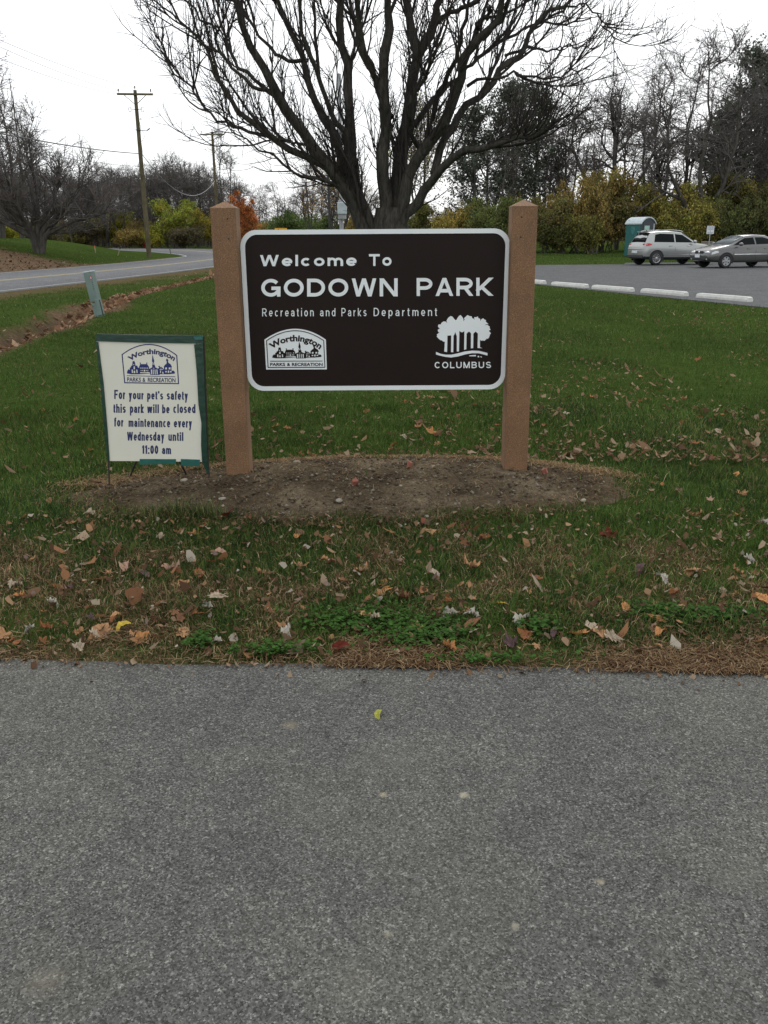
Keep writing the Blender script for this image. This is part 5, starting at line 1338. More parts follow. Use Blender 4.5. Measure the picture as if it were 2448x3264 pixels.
# ------------------------------------------------------------------ branch growth, one whole level of branches at a time
def tube_batch(P, R, k):
    """P (B,n,3), R (B,n) -> vertices and quads of B tapered tubes"""
    B, n, _ = P.shape
    T = np.gradient(P, axis=1); T /= np.linalg.norm(T, axis=2, keepdims=True)+1e-9
    mt = np.abs(T.mean(1)); ref = np.zeros((B, 3)); ref[np.arange(B), np.argmin(mt, 1)] = 1
    N1 = np.cross(T, ref[:, None, :]); N1 /= np.linalg.norm(N1, axis=2, keepdims=True)+1e-9
    N2 = np.cross(T, N1)
    a = np.arange(k)*2*np.pi/k
    V = P[:, :, None, :] + R[:, :, None, None]*(np.cos(a)[None, None, :, None]*N1[:, :, None, :] + np.sin(a)[None, None, :, None]*N2[:, :, None, :])
    base = (np.arange(B)*n*k)[:, None, None] + (np.arange(n-1)*k)[None, :, None]
    j = np.arange(k)[None, None, :]; j2 = (j+1) % k
    Q = np.stack([base+j, base+j2, base+k+j2, base+k+j], 3).reshape(-1, 4)
    return V.reshape(-1, 3), Q
def tubes_mesh(name, levels, ks, smooth=True):
    Vs, Qs, o = [], [], 0
    for (P, R), k in zip(levels, ks):
        V, Q = tube_batch(P, R, k); Vs.append(V); Qs.append(Q+o); o += len(V)
    return np_mesh(name, np.concatenate(Vs), np.concatenate(Qs), None, None, smooth)
def resamp(pts, rad, n):
    pts = np.array(pts, float); rad = np.array(rad, float)
    d = np.r_[0, np.cumsum(np.linalg.norm(np.diff(pts, axis=0), axis=1))]; s = np.linspace(0, d[-1], n)
    P = np.stack([np.interp(s, d, pts[:, i]) for i in range(3)], 1); return P, np.interp(s, d, rad)
def grow(rng, P, R, m, t0, t1, ang, angv, L, Lv, tfall, n, wig, trop, rr, rmin, bias=None, flat=1.0, weight=None):
    """children of the branches P, R; returns (P, R) of the new level"""
    B, k, _ = P.shape
    if weight is None: idx = np.repeat(np.arange(B), m)
    else: idx = rng.choice(B, int(B*m), p=weight/weight.sum())
    C = len(idx); t = t0 + (t1-t0)*rng.random(C)
    f = t*(k-1); i = np.minimum(f.astype(int), k-2); f = (f-i)[:, None]
    pos = P[idx, i]*(1-f) + P[idx, i+1]*f; rp = R[idx, i]*(1-f[:, 0]) + R[idx, i+1]*f[:, 0]
    T = P[idx, i+1]-P[idx, i]; T /= np.linalg.norm(T, axis=1, keepdims=True)+1e-9
    q = rng.normal(size=(C, 3))*np.array([1, flat, 1]);
    if bias is not None: q = q + np.array(bias)
    q -= T*(q*T).sum(1, keepdims=True); q /= np.linalg.norm(q, axis=1, keepdims=True)+1e-9
    a = np.radians(np.clip(rng.normal(ang, angv, C), 8, 110))[:, None]
    d = T*np.cos(a) + q*np.sin(a)
    Ln = L*np.clip(rng.normal(1, Lv, C), .3, 2)*(1-tfall*t)
    if np.ndim(L) == 0: pass
    out = np.zeros((C, n, 3)); out[:, 0] = pos; step = (Ln/(n-1))[:, None]
    for s in range(1, n):
        d = d + wig*rng.normal(size=(C, 3)) + np.array([0, 0, trop]); d /= np.linalg.norm(d, axis=1, keepdims=True)
        out[:, s] = out[:, s-1] + d*step
    r0 = np.minimum(rp*.72, rr*np.clip(Ln/np.mean(Ln), .5, 1.6))
    s = np.linspace(0, 1, n)[None, :]; rad = r0[:, None]*(1-s)**.75 + rmin
    return out, rad

# ------------------------------------------------------------------ the big bare tree behind the sign
TY = 17.0; rng = np.random.default_rng(42)
def limb(pts, r0, r1, dy, base=True, ext=0, y0=0.0):
    """pts: photo pixels along the limb; dy: how far the tip lies behind (+) or in front (-) of the trunk"""
    n = len(pts); W = []
    for i, (x, y) in enumerate(pts):
        s = (i+ (1 if base else 0))/n; W.append(pd(x, y, TY + y0 + dy*s**1.2))
    if base:
        f = W[0]; W = [np.array([CX + (f[0]-CX)*.35, TY + (f[1]-TY)*.3, -.15]), np.array([CX + (f[0]-CX)*.55, TY + (f[1]-TY)*.5, f[2]*.5])] + W
    if ext:
        d = W[-1]-W[-2]; d = d/np.linalg.norm(d); d = d*.75 + np.array([0, 0, .25]); W.append(W[-1] + d*ext)
    r0, r1 = r0*(.78 if r0 > .09 else .74), r1*.74
    k = len(W); rad = [r0*1.3, r0*1.15] + list(np.linspace(r0, r1, k-2)) if base else list(np.linspace(r0, r1, k))
    return np.array(W), np.array(rad)
CX = float(pd(1238, 760, TY)[0])
Z2 = lambda L: [(500+.4822*x, .4822*y) for x, y in L]
Z3 = lambda L: [(1200+.4822*x, .4822*y) for x, y in L]
LIMBS = [limb(Z2([(1380,1520),(1255,1270),(1195,1140),(1110,1080),(1010,960),(870,760),(790,600),(720,490),(650,360),(560,180),(520,0)]), .17, .05, -1.2, True, 2.0),
         limb(Z2([(1290,1330),(1190,1135),(1050,1060),(880,990),(720,900),(640,840),(560,750),(490,640),(400,520),(330,340),(200,180),(90,0)]), .10, .018, 1.0, True, .8),
         limb(Z2([(1400,1500),(1250,1240),(1220,1100),(1200,950),(1100,750),(1010,580),(960,400),(900,230),(800,40)]), .14, .04, 1.6, True, 2.2),
         limb(Z2([(1420,1480),(1300,1250),(1285,1050),(1275,700),(1258,500),(1222,300),(1200,0)]), .155, .07, .4, True, 2.4),
         limb(Z2([(1285,1030),(1240,850),(1170,800),(1120,640),(1050,500),(990,300),(940,0)]), .08, .035, -.8, False, 2.0, .1),
         limb(Z3([(70,1500),(52,1200),(45,900),(50,650),(35,400),(60,200),(75,0)]), .17, .07, -.6, True, 2.6),
         limb(Z2([(1500,620),(1440,500),(1400,400),(1350,260),(1325,130),(1330,0)]), .085, .05, -1.0, False, 2.2, -.2),
         limb(Z3([(95,1500),(150,1200),(190,900),(230,600),(262,350),(225,210),(190,0)]), .20, .085, .5, True, 2.6),
         limb(Z3([(255,400),(310,290),(380,190),(410,90),(425,0)]), .12, .075, -.2, False, 2.4, .3),
         limb(Z3([(390,150),(470,90),(560,60),(640,30),(700,0)]), .065, .04, -.6, False, 1.6, .2),
         limb(Z3([(140,1490),(215,1150),(330,960),(450,850),(520,650),(570,430),(640,270),(770,200),(830,0)]), .15, .05, -1.4, True, 2.0),
         limb(Z3([(160,1490),(330,1230),(450,1110),(560,1000),(700,980),(850,930),(960,900),(1090,880)]), .12, .022, -2.2, True, .8),
         limb(Z3([(380,1150),(430,950),(560,740),(740,590),(850,430),(960,350),(1000,230),(1100,100),(1290,0)]), .10, .03, 1.2, False, .5, -.3),
         limb(Z3([(250,830),(320,730),(400,620),(560,500),(620,430),(740,330),(900,220),(1060,165),(1260,150),(1430,120)]), .075, .016, 1.6, False, .0, .2),
         limb(Z3([(600,570),(680,520),(900,490),(1080,530),(1250,480),(1400,455)]), .045, .010, -1.2, False, 0, -.4),
         limb(Z3([(850,370),(1000,310),(1150,330),(1300,300),(1430,335)]), .04, .009, .6, False, 0, .6),
         limb(Z3([(640,275),(655,180),(680,145),(730,120),(745,60),(760,25)]), .05, .03, -.4, False, 0, -.8),
         limb(Z3([(1050,170),(1150,110),(1290,20),(1400,40),(1500,150),(1570,260),(1610,440)]), .035, .008, -.9, False, 0, 1.2),
         limb(Z2([(1310,1330),(1210,1215),(1150,1215),(1050,1190),(960,1165),(870,1120),(760,1030),(640,960),(520,880)]), .055, .010, -1.5, True, .3),
         limb(Z2([(720,900),(620,870),(520,840),(400,790),(290,670),(200,560),(110,460),(50,360),(0,240)]), .045, .010, .8, False, .5, .45),
         limb(Z2([(1080,1050),(1000,965),(850,935),(740,900),(650,870)]), .04, .012, 1.2, False, .5, -.2),
         limb(Z2([(780,600),(690,600),(600,550),(520,480),(430,350),(380,200),(250,60),(200,0)]), .05, .015, -.7, False, 1.0, -.6),
         limb(Z2([(880,760),(800,640),(640,520),(540,440),(480,330),(420,160),(380,0)]), .055, .02, .8, False, 1.2, -.5),
         limb(Z2([(960,400),(870,410),(760,330),(660,220),(600,120),(560,0)]), .05, .022, .6, False, 1.2, .8),
         limb(Z3([(100,780),(20,640),(-30,480),(-120,330),(-140,150),(-180,0)]), .07, .035, 1.8, False, 1.6, .2),
         limb(Z3([(300,1000),(230,900),(220,700),(300,520),(360,420)]), .07, .02, -1.5, False, 1.2, .1),
         limb(Z3([(370,800),(400,640),(470,500),(540,330),(560,180),(600,0)]), .06, .03, -1.0, False, 1.6, -.2),
         limb(Z3([(700,260),(780,180),(860,60),(880,0)]), .06, .035, -.6, False, 1.6, -.9)]
NP = 22; LP = []; LR = []
for P, R in LIMBS:
    P, R = resamp(P, R, NP)
    s = np.linspace(0, 1, NP)[:, None]; w = rng.normal(size=(NP, 3))*.028*np.minimum(1, s*4); w[0] = 0; P = P + w
    R = R*(1 + .06*rng.normal(size=NP)); LP.append(P); LR.append(R)
LP, LR = np.array(LP), np.array(LR)
llen = np.linalg.norm(np.diff(LP, axis=1), axis=2).sum(1)
wgt = llen*np.where(llen > 3, 1.2, 1)
B1 = grow(rng, LP, LR, 7.5, .25, 1.0, 22, 8, 1.9, .35, .55, 11, .085, .13, .018, .0035, (0, 0, .35), .9, wgt)
B2 = grow(rng, LP, LR, 11, .28, 1.0, 30, 11, 1.05, .4, .35, 8, .12, .12, .010, .0026, (0, 0, .25), .9, wgt)
C1 = grow(rng, *B1, 8, .12, 1.0, 28, 10, .75, .35, .35, 7, .12, .11, .008, .0024)
D1 = grow(rng, *C1, 3, .2, 1.0, 38, 14, .42, .35, .3, 5, .18, .06, .0042, .0020)
D2 = grow(rng, *B2, 6, .15, 1.0, 38, 14, .50, .35, .3, 5, .18, .06, .0042, .0020)
tree = thing('bare_tree', 'big bare spreading tree with many upswept stems right behind the park sign', 'tree', (CX, TY, 0))
def shift(lv, c): return (lv[0]-np.array(c), lv[1])
tc0 = (CX, TY, 0)
bole = resamp([(CX, TY, -.2), (CX, TY, .25), (CX+.02, TY, .9), (CX+.04, TY, 1.5), (CX+.05, TY, 1.95)], [.66, .50, .44, .40, .30], NP)
bole[1][:] *= .92
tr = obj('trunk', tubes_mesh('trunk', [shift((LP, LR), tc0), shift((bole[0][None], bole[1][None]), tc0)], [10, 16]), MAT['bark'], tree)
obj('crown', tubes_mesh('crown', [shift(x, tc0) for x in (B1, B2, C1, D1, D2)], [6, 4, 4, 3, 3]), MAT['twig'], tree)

# ------------------------------------------------------------------ tree kinds for the woods
def bare_proto(name, seed, H, trunk, m1, ang1, L1, spread=1.0, trop=.06, wig=.12, leaves=0, leafcol=(.3, .2, .05), r0=.2, dens=1.0, base_t=.3):
    rng = np.random.default_rng(seed)
    Ps, Rs = [], []
    for pts in trunk:
        P, R = resamp(np.array(pts, float)*np.array([1, 1, 1]), np.linspace(r0*pts[0][3] if len(pts[0]) > 3 else r0, .025, len(pts)), 16) if False else resamp([p[:3] for p in pts], np.linspace(r0, .025, len(pts)), 16)
        P = P + rng.normal(size=P.shape)*.05*np.linspace(0, 1, 16)[:, None]; Ps.append(P); Rs.append(R)
    P0, R0 = np.array(Ps), np.array(Rs)
    b1 = grow(rng, P0, R0, m1, base_t, 1.0, ang1, 12, L1, .3, .45, 9, wig, trop, r0*.40, .008, None, 1)
    b2 = grow(rng, *b1, int(round(7*dens)), .15, 1.0, 46, 14, L1*.5, .35, .35, 7, wig*1.5, trop*.8, r0*.16, .007)
    b3 = grow(rng, *b2, int(round(5*dens)), .15, 1.0, 42, 14, L1*.27, .35, .3, 5, wig*1.7, trop*.6, .014, .0065)
    b4 = grow(rng, *b3, 2, .3, 1.0, 40, 14, L1*.14, .3, .2, 3, wig, .03, .008, .005)
    root = bpy.data.objects.new(name, None); COL.objects.link(root)
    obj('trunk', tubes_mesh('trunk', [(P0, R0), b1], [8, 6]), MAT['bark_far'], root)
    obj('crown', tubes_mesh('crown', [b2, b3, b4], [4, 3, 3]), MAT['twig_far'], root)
    if leaves:
        tips = b4[0][:, -1]; c = tips[rng.integers(0, len(tips), leaves)] + rng.normal(size=(leaves, 3))*.12
        V, Q, C = leaf_quads(rng, c, .05, .10); root_l = obj('leaves', np_mesh('leaves', V, Q, None, C), MAT['leaf_obj'], root); root_l.color = (*leafcol, 1)
    return root
def leaf_quads(rng, c, s0, s1, bright=.45):
    n = len(c); a = rng.normal(size=(n, 3)); a /= np.linalg.norm(a, axis=1, keepdims=True); b = np.cross(a, rng.normal(size=(n, 3))); b /= np.linalg.norm(b, axis=1, keepdims=True)
    s = rng.uniform(s0, s1, n)[:, None]
    V = np.stack([c-a*s, c+b*s*.6, c+a*s, c-b*s*.6], 1).reshape(-1, 3); i = np.arange(n)*4
    m = rng.uniform(1-bright, 1+bright, n)[:, None]*np.array([1, 1, 1]) * (1 + rng.normal(size=(n, 3))*np.array([.06, .04, .06]))
    return V, np.stack([i, i+1, i+2, i+3], 1), np.repeat(np.clip(m, .15, 3), 4, 0)
def shrub_proto(name, seed, W, H, nclump, per, size=(.07, .15), stems=9, ragged=1.0):
    rng = np.random.default_rng(seed)
    root = bpy.data.objects.new(name, None); COL.objects.link(root)
    # arching stems
    P = []; R = []
    for i in range(stems):
        a = rng.random()*6.28; r = W/2*rng.uniform(.3, .95); h = H*rng.uniform(.6, .98)*(1-.45*(r/(W/2))**2)
        pts = [(rng.normal(0, .3), rng.normal(0, .3), 0), (.35*r*math.cos(a), .35*r*math.sin(a), h*.6), (r*math.cos(a), r*math.sin(a), h)]
        p, q = resamp(pts, [.05, .03, .012], 12); P.append(p+rng.normal(size=p.shape)*.06); R.append(q)
    P, R = np.array(P), np.array(R)
    b1 = grow(rng, P, R, 9, .2, 1.0, 40, 14, H*.32, .35, .2, 7, .16, .05, .016, .007); b2 = grow(rng, *b1, 5, .2, 1.0, 42, 14, H*.15, .3, .2, 5, .18, .03, .009, .006)
    obj('stems', tubes_mesh('stems', [(P, R), b1, b2], [6, 4, 3]), MAT['twig_far'], root)
    # leaf sprays along the twigs, in uneven clumps
    allp = np.concatenate([b1[0].reshape(-1, 3), b2[0].reshape(-1, 3)]); allp = allp[allp[:, 2] > .12*H*rng.random(len(allp))]
    cc = allp[rng.integers(0, len(allp), nclump)]
    sz = rng.uniform(.12, .34, nclump)*ragged
    n = nclump*per; k = np.repeat(np.arange(nclump), per)
    c = cc[k] + rng.normal(size=(n, 3))*sz[k][:, None]*np.array([1.25, 1.25, .7]); c[:, 2] = np.abs(c[:, 2])
    V, Q, C = leaf_quads(rng, c, *size); cm = rng.uniform(.55, 1.4, nclump)[k][:, None]*(1 + rng.normal(size=(nclump, 3))[k]*np.array([.08, .04, .06]))
    C = C*np.repeat(cm, 4, 0)
    obj('foliage', np_mesh('foliage', V, Q, None, np.clip(C, .08, 3)), MAT['leaf_obj'], root)
    return root
def cedar_proto(name, seed, W, H, nb=120, per=60):
    rng = np.random.default_rng(seed); root = bpy.data.objects.new(name, None); COL.objects.link(root)
    P, R = resamp([(0, 0, -.2), (.08, 0, H*.4), (-.08, .05, H*.97)], [.19, .12, .02], 16); P0, R0 = P[None], R[None]
    t = rng.random(nb)**.8*.84 + .14; a = rng.random(nb)*6.28
    bl = W/2*(1.05-t)**.6*rng.uniform(.35, 1.25, nb) + .2
    n = 7; s = np.linspace(0, 1, n)[None, :]
    out = np.stack([np.cos(a)[:, None]*bl[:, None]*s, np.sin(a)[:, None]*bl[:, None]*s, t[:, None]*H + bl[:, None]*(s*.35 + .25*s*s)], 2) + rng.normal(size=(nb, n, 3))*.07*s[..., None]
    rad = .030*(1-s)**.8 + .007 + 0*bl[:, None]
    c1 = grow(rng, out, rad, 5, .25, 1.0, 45, 12, .8, .3, .3, 4, .2, .08, .010, .006)
    obj('trunk', tubes_mesh('trunk', [(P0, R0), (out, rad), c1], [8, 4, 3]), MAT['bark_far'], root)
    src = c1[0]; m = len(src); keep = np.flatnonzero(rng.random(m) < .8); k = np.repeat(keep, per//5)
    c = src[k, rng.integers(0, 4, len(k))] + rng.normal(size=(len(k), 3))*np.array([.17, .17, .13])
    V, Q, C = leaf_quads(rng, c, .06, .13, .4); cm = rng.uniform(.6, 1.5, m)[k]
    obj('foliage', np_mesh('foliage', V, Q, None, C*np.repeat(cm, 4)[:, None]), MAT['leaf_obj'], root)
    return root
def true_height(o):
    z = []
    for ch in o.children:
        a = np.empty(len(ch.data.vertices)*3, np.float32); ch.data.vertices.foreach_get('co', a); z.append(a[2::3])
    return float(np.percentile(np.concatenate(z), 99.6))
used = set()
def plant(proto, x, y, lab, cat, group, sc=1.0, rz=0.0, sz=None, color=None, name=None):
    if proto.name not in used: used.add(proto.name); o = proto
    else: o = copy_tree(proto)
    o.location = (float(x), float(y), float(terrain(x, y)) - .05); o.rotation_euler = (0, 0, rz); o.scale = (sc, sc, sc if sz is None else sz)
    tag(o, lab, cat, group)
    if color is not None:
        for ch in o.children:
            if ch.name.startswith(('foliage', 'leaves')): ch.color = (*color, 1)
    return o
def X(px, Y, py=760): return float(pd(px, py, Y)[0])
def hgt(py, Y, px=1224): return float(pd(px, py, Y)[2])

T_tall = bare_proto('bare_tree', 101, 14, [[(0, 0, -.3), (.2, 0, 3), (-.1, .1, 6), (.3, 0, 9), (.1, .1, 13)]], 11, 48, 4.0, r0=.21, trop=.035, wig=.15)
T_fork = bare_proto('bare_tree', 102, 14, [[(0, 0, -.3), (.1, 0, 2.2), (-1.2, .2, 5), (-1.6, .3, 8), (-1.2, .2, 12.5)], [(0, 0, -.3), (.15, 0, 2.2), (.6, -.2, 5.5), (.4, 0, 9), (1.2, .2, 13.5)], [(.1, 0, 1.2), (1.6, .1, 3.2), (3.2, .2, 5.6), (3.6, .3, 9)]], 8, 46, 3.8, r0=.22, trop=.035, wig=.15)
T_bent = bare_proto('bare_tree', 103, 12, [[(0, 0, -.3), (-.1, 0, 2.6), (-1.4, .1, 5.2), (-2.2, .2, 7), (-1.8, .2, 10.8)], [(-.1, 0, 2.6), (.5, .1, 5.5), (.3, .2, 8.5), (.8, 0, 11)]], 8, 50, 3.4, r0=.18, wig=.19, trop=.03)
T_thin = bare_proto('slender_tree', 104, 10, [[(0, 0, -.3), (.15, 0, 3), (-.1, .1, 6), (.1, 0, 10)], [(0, 0, 0), (-.5, .1, 3.5), (-.7, .1, 7.5)], [(.1, 0, 1), (.8, .1, 4.5), (1.1, .1, 8.2)]], 7, 30, 2.4, r0=.09, trop=.08)
T_leafy = bare_proto('thinly_leaved_tree', 105, 9, [[(0, 0, -.3), (.1, 0, 2.4), (-.4, .1, 5), (-.2, 0, 8)], [(0, 0, 1.2), (1.1, .1, 3.6), (1.5, 0, 6.8)]], 11, 46, 3.0, r0=.14, leaves=2600, leafcol=(.30, .20, .06))
T_spread = bare_proto('spreading_tree', 106, 9, [[(0, 0, -.3), (-.3, 0, 1.6), (-1.6, -.4, 3.4), (-2.6, -.8, 6.5)], [(0, 0, -.3), (.1, 0, 1.7), (.3, .3, 4), (.1, .2, 8.6)], [(.1, 0, -.3), (.4, 0, 1.6), (1.8, -.5, 3.1), (3.4, -.8, 5.2)], [(.15, 0, -.3), (.5, -.1, 1.3), (2.4, -.3, 2.3), (5.2, -.4, 3.1)],
                       [(0, .1, -.3), (0, .3, 1.6), (1.0, 1.4, 3.6), (1.7, 2.4, 6.4)], [(0, -.1, -.3), (-.2, -.3, 1.5), (-.6, -1.6, 3.2), (-.7, -2.4, 5.8)], [(-.2, 0, 1.2), (-1.8, 0, 2.2), (-3.8, .2, 3.6)]], 9, 34, 3.2, r0=.25, trop=.15, dens=1.0, base_t=.26)
S_round = shrub_proto('leafy_shrub', 201, 6.2, 4.6, 420, 44, (.05, .115))
S_dense = shrub_proto('leafy_shrub', 202, 7.0, 4.4, 520, 44, (.05, .115), stems=12)
S_low = shrub_proto('leafy_shrub', 203, 5.0, 2.6, 260, 42, (.05, .115), stems=9)
CEDAR = cedar_proto('cedar_tree', 301, 5.4, 11.0)
CEDAR2 = cedar_proto('cedar_tree', 302, 6.4, 11.0, 150, 60)

# --- spreading tree across the road, and tall trees at the left edge
TH = {q: true_height(q) for q in (T_tall, T_fork, T_bent, T_thin, T_leafy, T_spread, CEDAR, CEDAR2, S_round, S_dense, S_low)}
b = gt(122, 806)
plant(T_spread, b[0], b[1], 'broad spreading bare tree with a short thick trunk on the grass across the road', 'tree', None, b[1]/58.0, .2, hgt(345, b[1])/TH[T_spread])
GL = 'bare trees beyond the left lawn'
plant(T_tall, X(8, 66), 66, 'tallest bare tree at the left edge of the photo, leaning right', 'tree', GL, 1.0, .6, hgt(95, 66)/TH[T_tall])
plant(T_fork, X(72, 72), 72, 'tall forked bare tree rising behind the broad spreading tree', 'tree', GL, .85, 2.6, hgt(215, 72)/TH[T_fork])
plant(T_thin, X(-40, 62), 62, 'slender bare tree clipped by the left edge of the photo', 'tree', GL, 1.3, 1.1)
# --- wood behind the road bend
GB = 'bare trees of the wood behind the road bend'
rb = np.random.default_rng(77)
rows = [(150, 30, -120, 700, 12.0), (168, 22, -60, 560, 12.5), (160, 30, 540, 1250, 12.5), (134, 15, 180, 720, 9.0)]
for Y, cnt, pa, pb, Hh in rows:
    for i in range(cnt):
        px = pa + (pb-pa)*(i+.5)/cnt + rb.normal(0, 8); k = rb.integers(0, 3); pr = (T_tall, T_bent, T_fork)[k]
        top = np.interp(px, [-100, 0, 200, 340, 480, 560, 620, 700, 800, 1000, 1250], [470, 480, 560, 520, 555, 480, 520, 560, 585, 590, 600]) + rb.normal(0, 14)
        yy = Y + rb.normal(0, 4); h = hgt(top, yy); base = TH[pr]
        plant(pr, X(px, yy), yy, 'bare grey tree among many alike in the wood behind the road bend', 'tree', GB, 1.25*h/base, rb.random()*6.28, h/base)
plant(T_thin, X(715, 128), 128, 'pale slender tree standing above the wood right of the farther utility pole', 'tree', None, 1.35, .3)
# --- shrubs along the far side of the road
GS = 'autumn shrubs along the far side of the road'
DULL = .70
def bush(px, Y, top, wpx, col, lab, pr, group, W0, H0):
    h = hgt(top, Y) - float(terrain(X(px, Y), Y)); w = wpx*Y/FPX
    col = tuple(c*DULL + .010 for c in col)
    return plant(pr, X(px, Y), Y, lab, 'shrub', group, w/W0, random.random()*6.28, 1.04*h/TH[pr], col)
YG, DK, OL, GN, OR, GD = (.42, .40, .05), (.13, .11, .05), (.24, .23, .055), (.14, .20, .055), (.5, .26, .05), (.34, .26, .07)
bush(30, 92, 700, 130, YG, 'bright yellow green shrub at the left edge behind the grassy rise', S_round, GS, 6.2, 4.6)
bush(-70, 92, 705, 130, DK, 'dark shrub at the left edge behind the grassy rise', S_dense, GS, 7, 4.4)
bush(120, 112, 690, 170, DK, 'dark brown shrub directly behind the trunk of the spreading tree', S_dense, GS, 7, 4.4)
bush(205, 128, 735, 130, OL, 'low olive shrub just right of the spreading tree trunk', S_low, GS, 5, 2.6)
bush(270, 132, 695, 150, DK, 'dark leafless looking shrub between the spreading tree and the yellow shrub', S_dense, GS, 7, 4.4)
bush(370, 136, 672, 170, YG, 'wide yellow shrub behind the orange tipped stake', S_round, GS, 6.2, 4.6)
bush(395, 126, 725, 140, GD, 'low golden brown shrub in front of the wide yellow shrub', S_low, GS, 5, 2.6)
bush(465, 130, 700, 120, GD, 'golden brown shrub right behind the nearer utility pole', S_dense, GS, 7, 4.4)
bush(505, 124, 735, 90, YG, 'small yellow shrub behind the red hydrant', S_low, GS, 5, 2.6)
bush(562, 126, 640, 165, (.36, .39, .06), 'tall yellow green shrub left of the left sign post', S_round, GS, 6.2, 4.6)
bush(575, 121, 720, 150, DK, 'dark undergrowth shrub beneath the tall yellow green shrub', S_low, GS, 5, 2.6)
bush(665, 126, 668, 120, (.44, .36, .06), 'yellow shrub just behind the top of the left sign post', S_round, GS, 6.2, 4.6)
bush(825, 122, 705, 110, GD, 'dull golden shrub between the red orange tree and the green shrub', S_low, GS, 5, 2.6)
bush(920, 100, 680, 190, GN, 'green shrub above the left half of the park sign', S_dense, GS, 7, 4.4)
bush(1010, 104, 690, 150, GN, 'green shrub beneath the metal pole with the box', S_round, GS, 6.2, 4.6)
bush(1125, 74, 690, 110, (.30, .22, .04), 'yellow brown shrub between the metal pole and the big tree', S_low, GS, 5, 2.6)
FLAME = shrub_proto('narrow_maple', 204, 2.6, 6.4, 420, 44, (.06, .13), 7, .8)
plant(FLAME, X(784, 112), 112, 'narrow red orange tree beside the top of the left sign post', 'tree', None, .68, 0, hgt(600, 112)/6.6, (.44, .16, .055))
# --- thinly leaved trees behind the big tree
GT = 'thinly leaved trees behind the big bare tree'
plant(T_leafy, X(1065, 62), 62, 'small tree with thin tan leaves behind the metal pole', 'tree', GT, .85, .4, hgt(490, 62)/TH[T_leafy])
plant(T_leafy, X(1345, 78), 78, 'pale yellow leaved tree behind the right stems of the big tree', 'tree', GT, 1.1, 2.2, hgt(290, 78)/TH[T_leafy], (.24, .21, .07))
plant(T_thin, X(985, 88), 88, 'slender pale tree above the green shrub', 'tree', GT, .9, .9)
# --- cedars
GC = 'dark cedars among the bare trees'
CD = (.085, .098, .074)
plant(CEDAR, X(1505, 64), 64, 'dark cedar closest to the big bare tree', 'tree', GC, 1.05, 0, hgt(330, 64)/TH[CEDAR], CD)
plant(CEDAR2, X(1625, 66), 66, 'dark cedar in the middle of the clump behind the right sign post', 'tree', GC, 1.0, 1, hgt(255, 66)/TH[CEDAR2], CD)
plant(CEDAR, X(1700, 69), 69, 'dark cedar at the right side of the clump behind the right sign post', 'tree', GC, .95, 2, hgt(270, 69)/TH[CEDAR], CD)
plant(CEDAR2, X(2345, 72), 72, 'tall narrow dark cedar above the grey sedan', 'tree', GC, .95, 3, hgt(150, 72)/TH[CEDAR2], CD)
plant(CEDAR, X(2410, 68), 68, 'broad dark cedar near the right edge', 'tree', GC, 1.25, 4, hgt(235, 68)/TH[CEDAR], CD)
plant(CEDAR2, X(2475, 70), 70, 'dark cedar clipped by the right edge of the photo', 'tree', GC, 1.25, 5, hgt(215, 70)/TH[CEDAR2], CD)
plant(CEDAR, X(2275, 76), 76, 'dark cedar behind the thick trunk over the lot sign', 'tree', GC, 1.0, 5.5, hgt(330, 76)/TH[CEDAR], CD)
# --- bare trees behind the lot
GR = 'bare trees behind the parking lot'
for (px, Y, top, pr, H0, w, rz, lab) in [(1600, 62, 300, T_tall, 14, 1.0, 1, 'thick trunked bare tree just left of the right sign post top'), (1560, 70, 380, T_bent, 11.5, 1, 2, 'bent bare tree among the dark cedars'),
    (1793, 68, 240, T_thin, 10.5, 1.25, .5, 'slender many stemmed bare tree right of the right sign post'), (1745, 74, 330, T_thin, 10.5, 1.1, 3, 'slender bare tree between the cedars and the many stemmed tree'),
    (1919, 66, 215, T_bent, 11.8, 1.05, 0, 'crooked bare tree leaning left above the golden shrub'), (1965, 72, 260, T_bent, 11.8, 1, 2.6, 'crooked bare tree behind the teal toilet roof'),
    (2037, 67, 170, T_tall, 14.2, .95, 2.3, 'straight bare tree rising behind the teal toilet'), (2104, 63, 85, T_tall, 14.2, 1.0, 4.1, 'tallest bare tree behind the silver car'),
    (2140, 65, 150, T_fork, 14, 1.0, 0, 'big forked bare tree with a low slanting limb behind the silver car'), (2240, 61, 110, T_fork, 14, .9, 3.4, 'thick bare tree directly behind the white lot sign'),
    (2310, 70, 130, T_tall, 14.2, 1, 5, 'bare tree just left of the tall narrow cedar'), (2400, 64, 120, T_thin, 10.5, 1.4, 1.4, 'slender bare tree above the grey sedan roof'), (2450, 62, 80, T_tall, 14.2, 1, 2.9, 'bare tree clipped by the right edge behind the sedan')]:
    yy = Y; h = hgt(top, yy); H0 = TH[pr]; plant(pr, X(px, yy), yy, lab, 'tree', GR, h/H0*(1.12 if pr is not T_thin else 1.0)*w**.3, rz, h/H0)
for i in range(9):
    px = 1480 + i*118 + rb.normal(0, 14); Y = 92 + rb.normal(0, 5); top = 400 + rb.normal(0, 50); k = rb.integers(0, 3); pr = (T_tall, T_bent, T_thin)[k]; H0 = TH[pr]
    h = hgt(top, Y); plant(pr, X(px, Y), Y, 'bare tree among many alike in the back row behind the parking lot', 'tree', 'back row of bare trees behind the parking lot', h/H0*(1 if k < 2 else 1.3), rb.random()*6.28, h/H0)
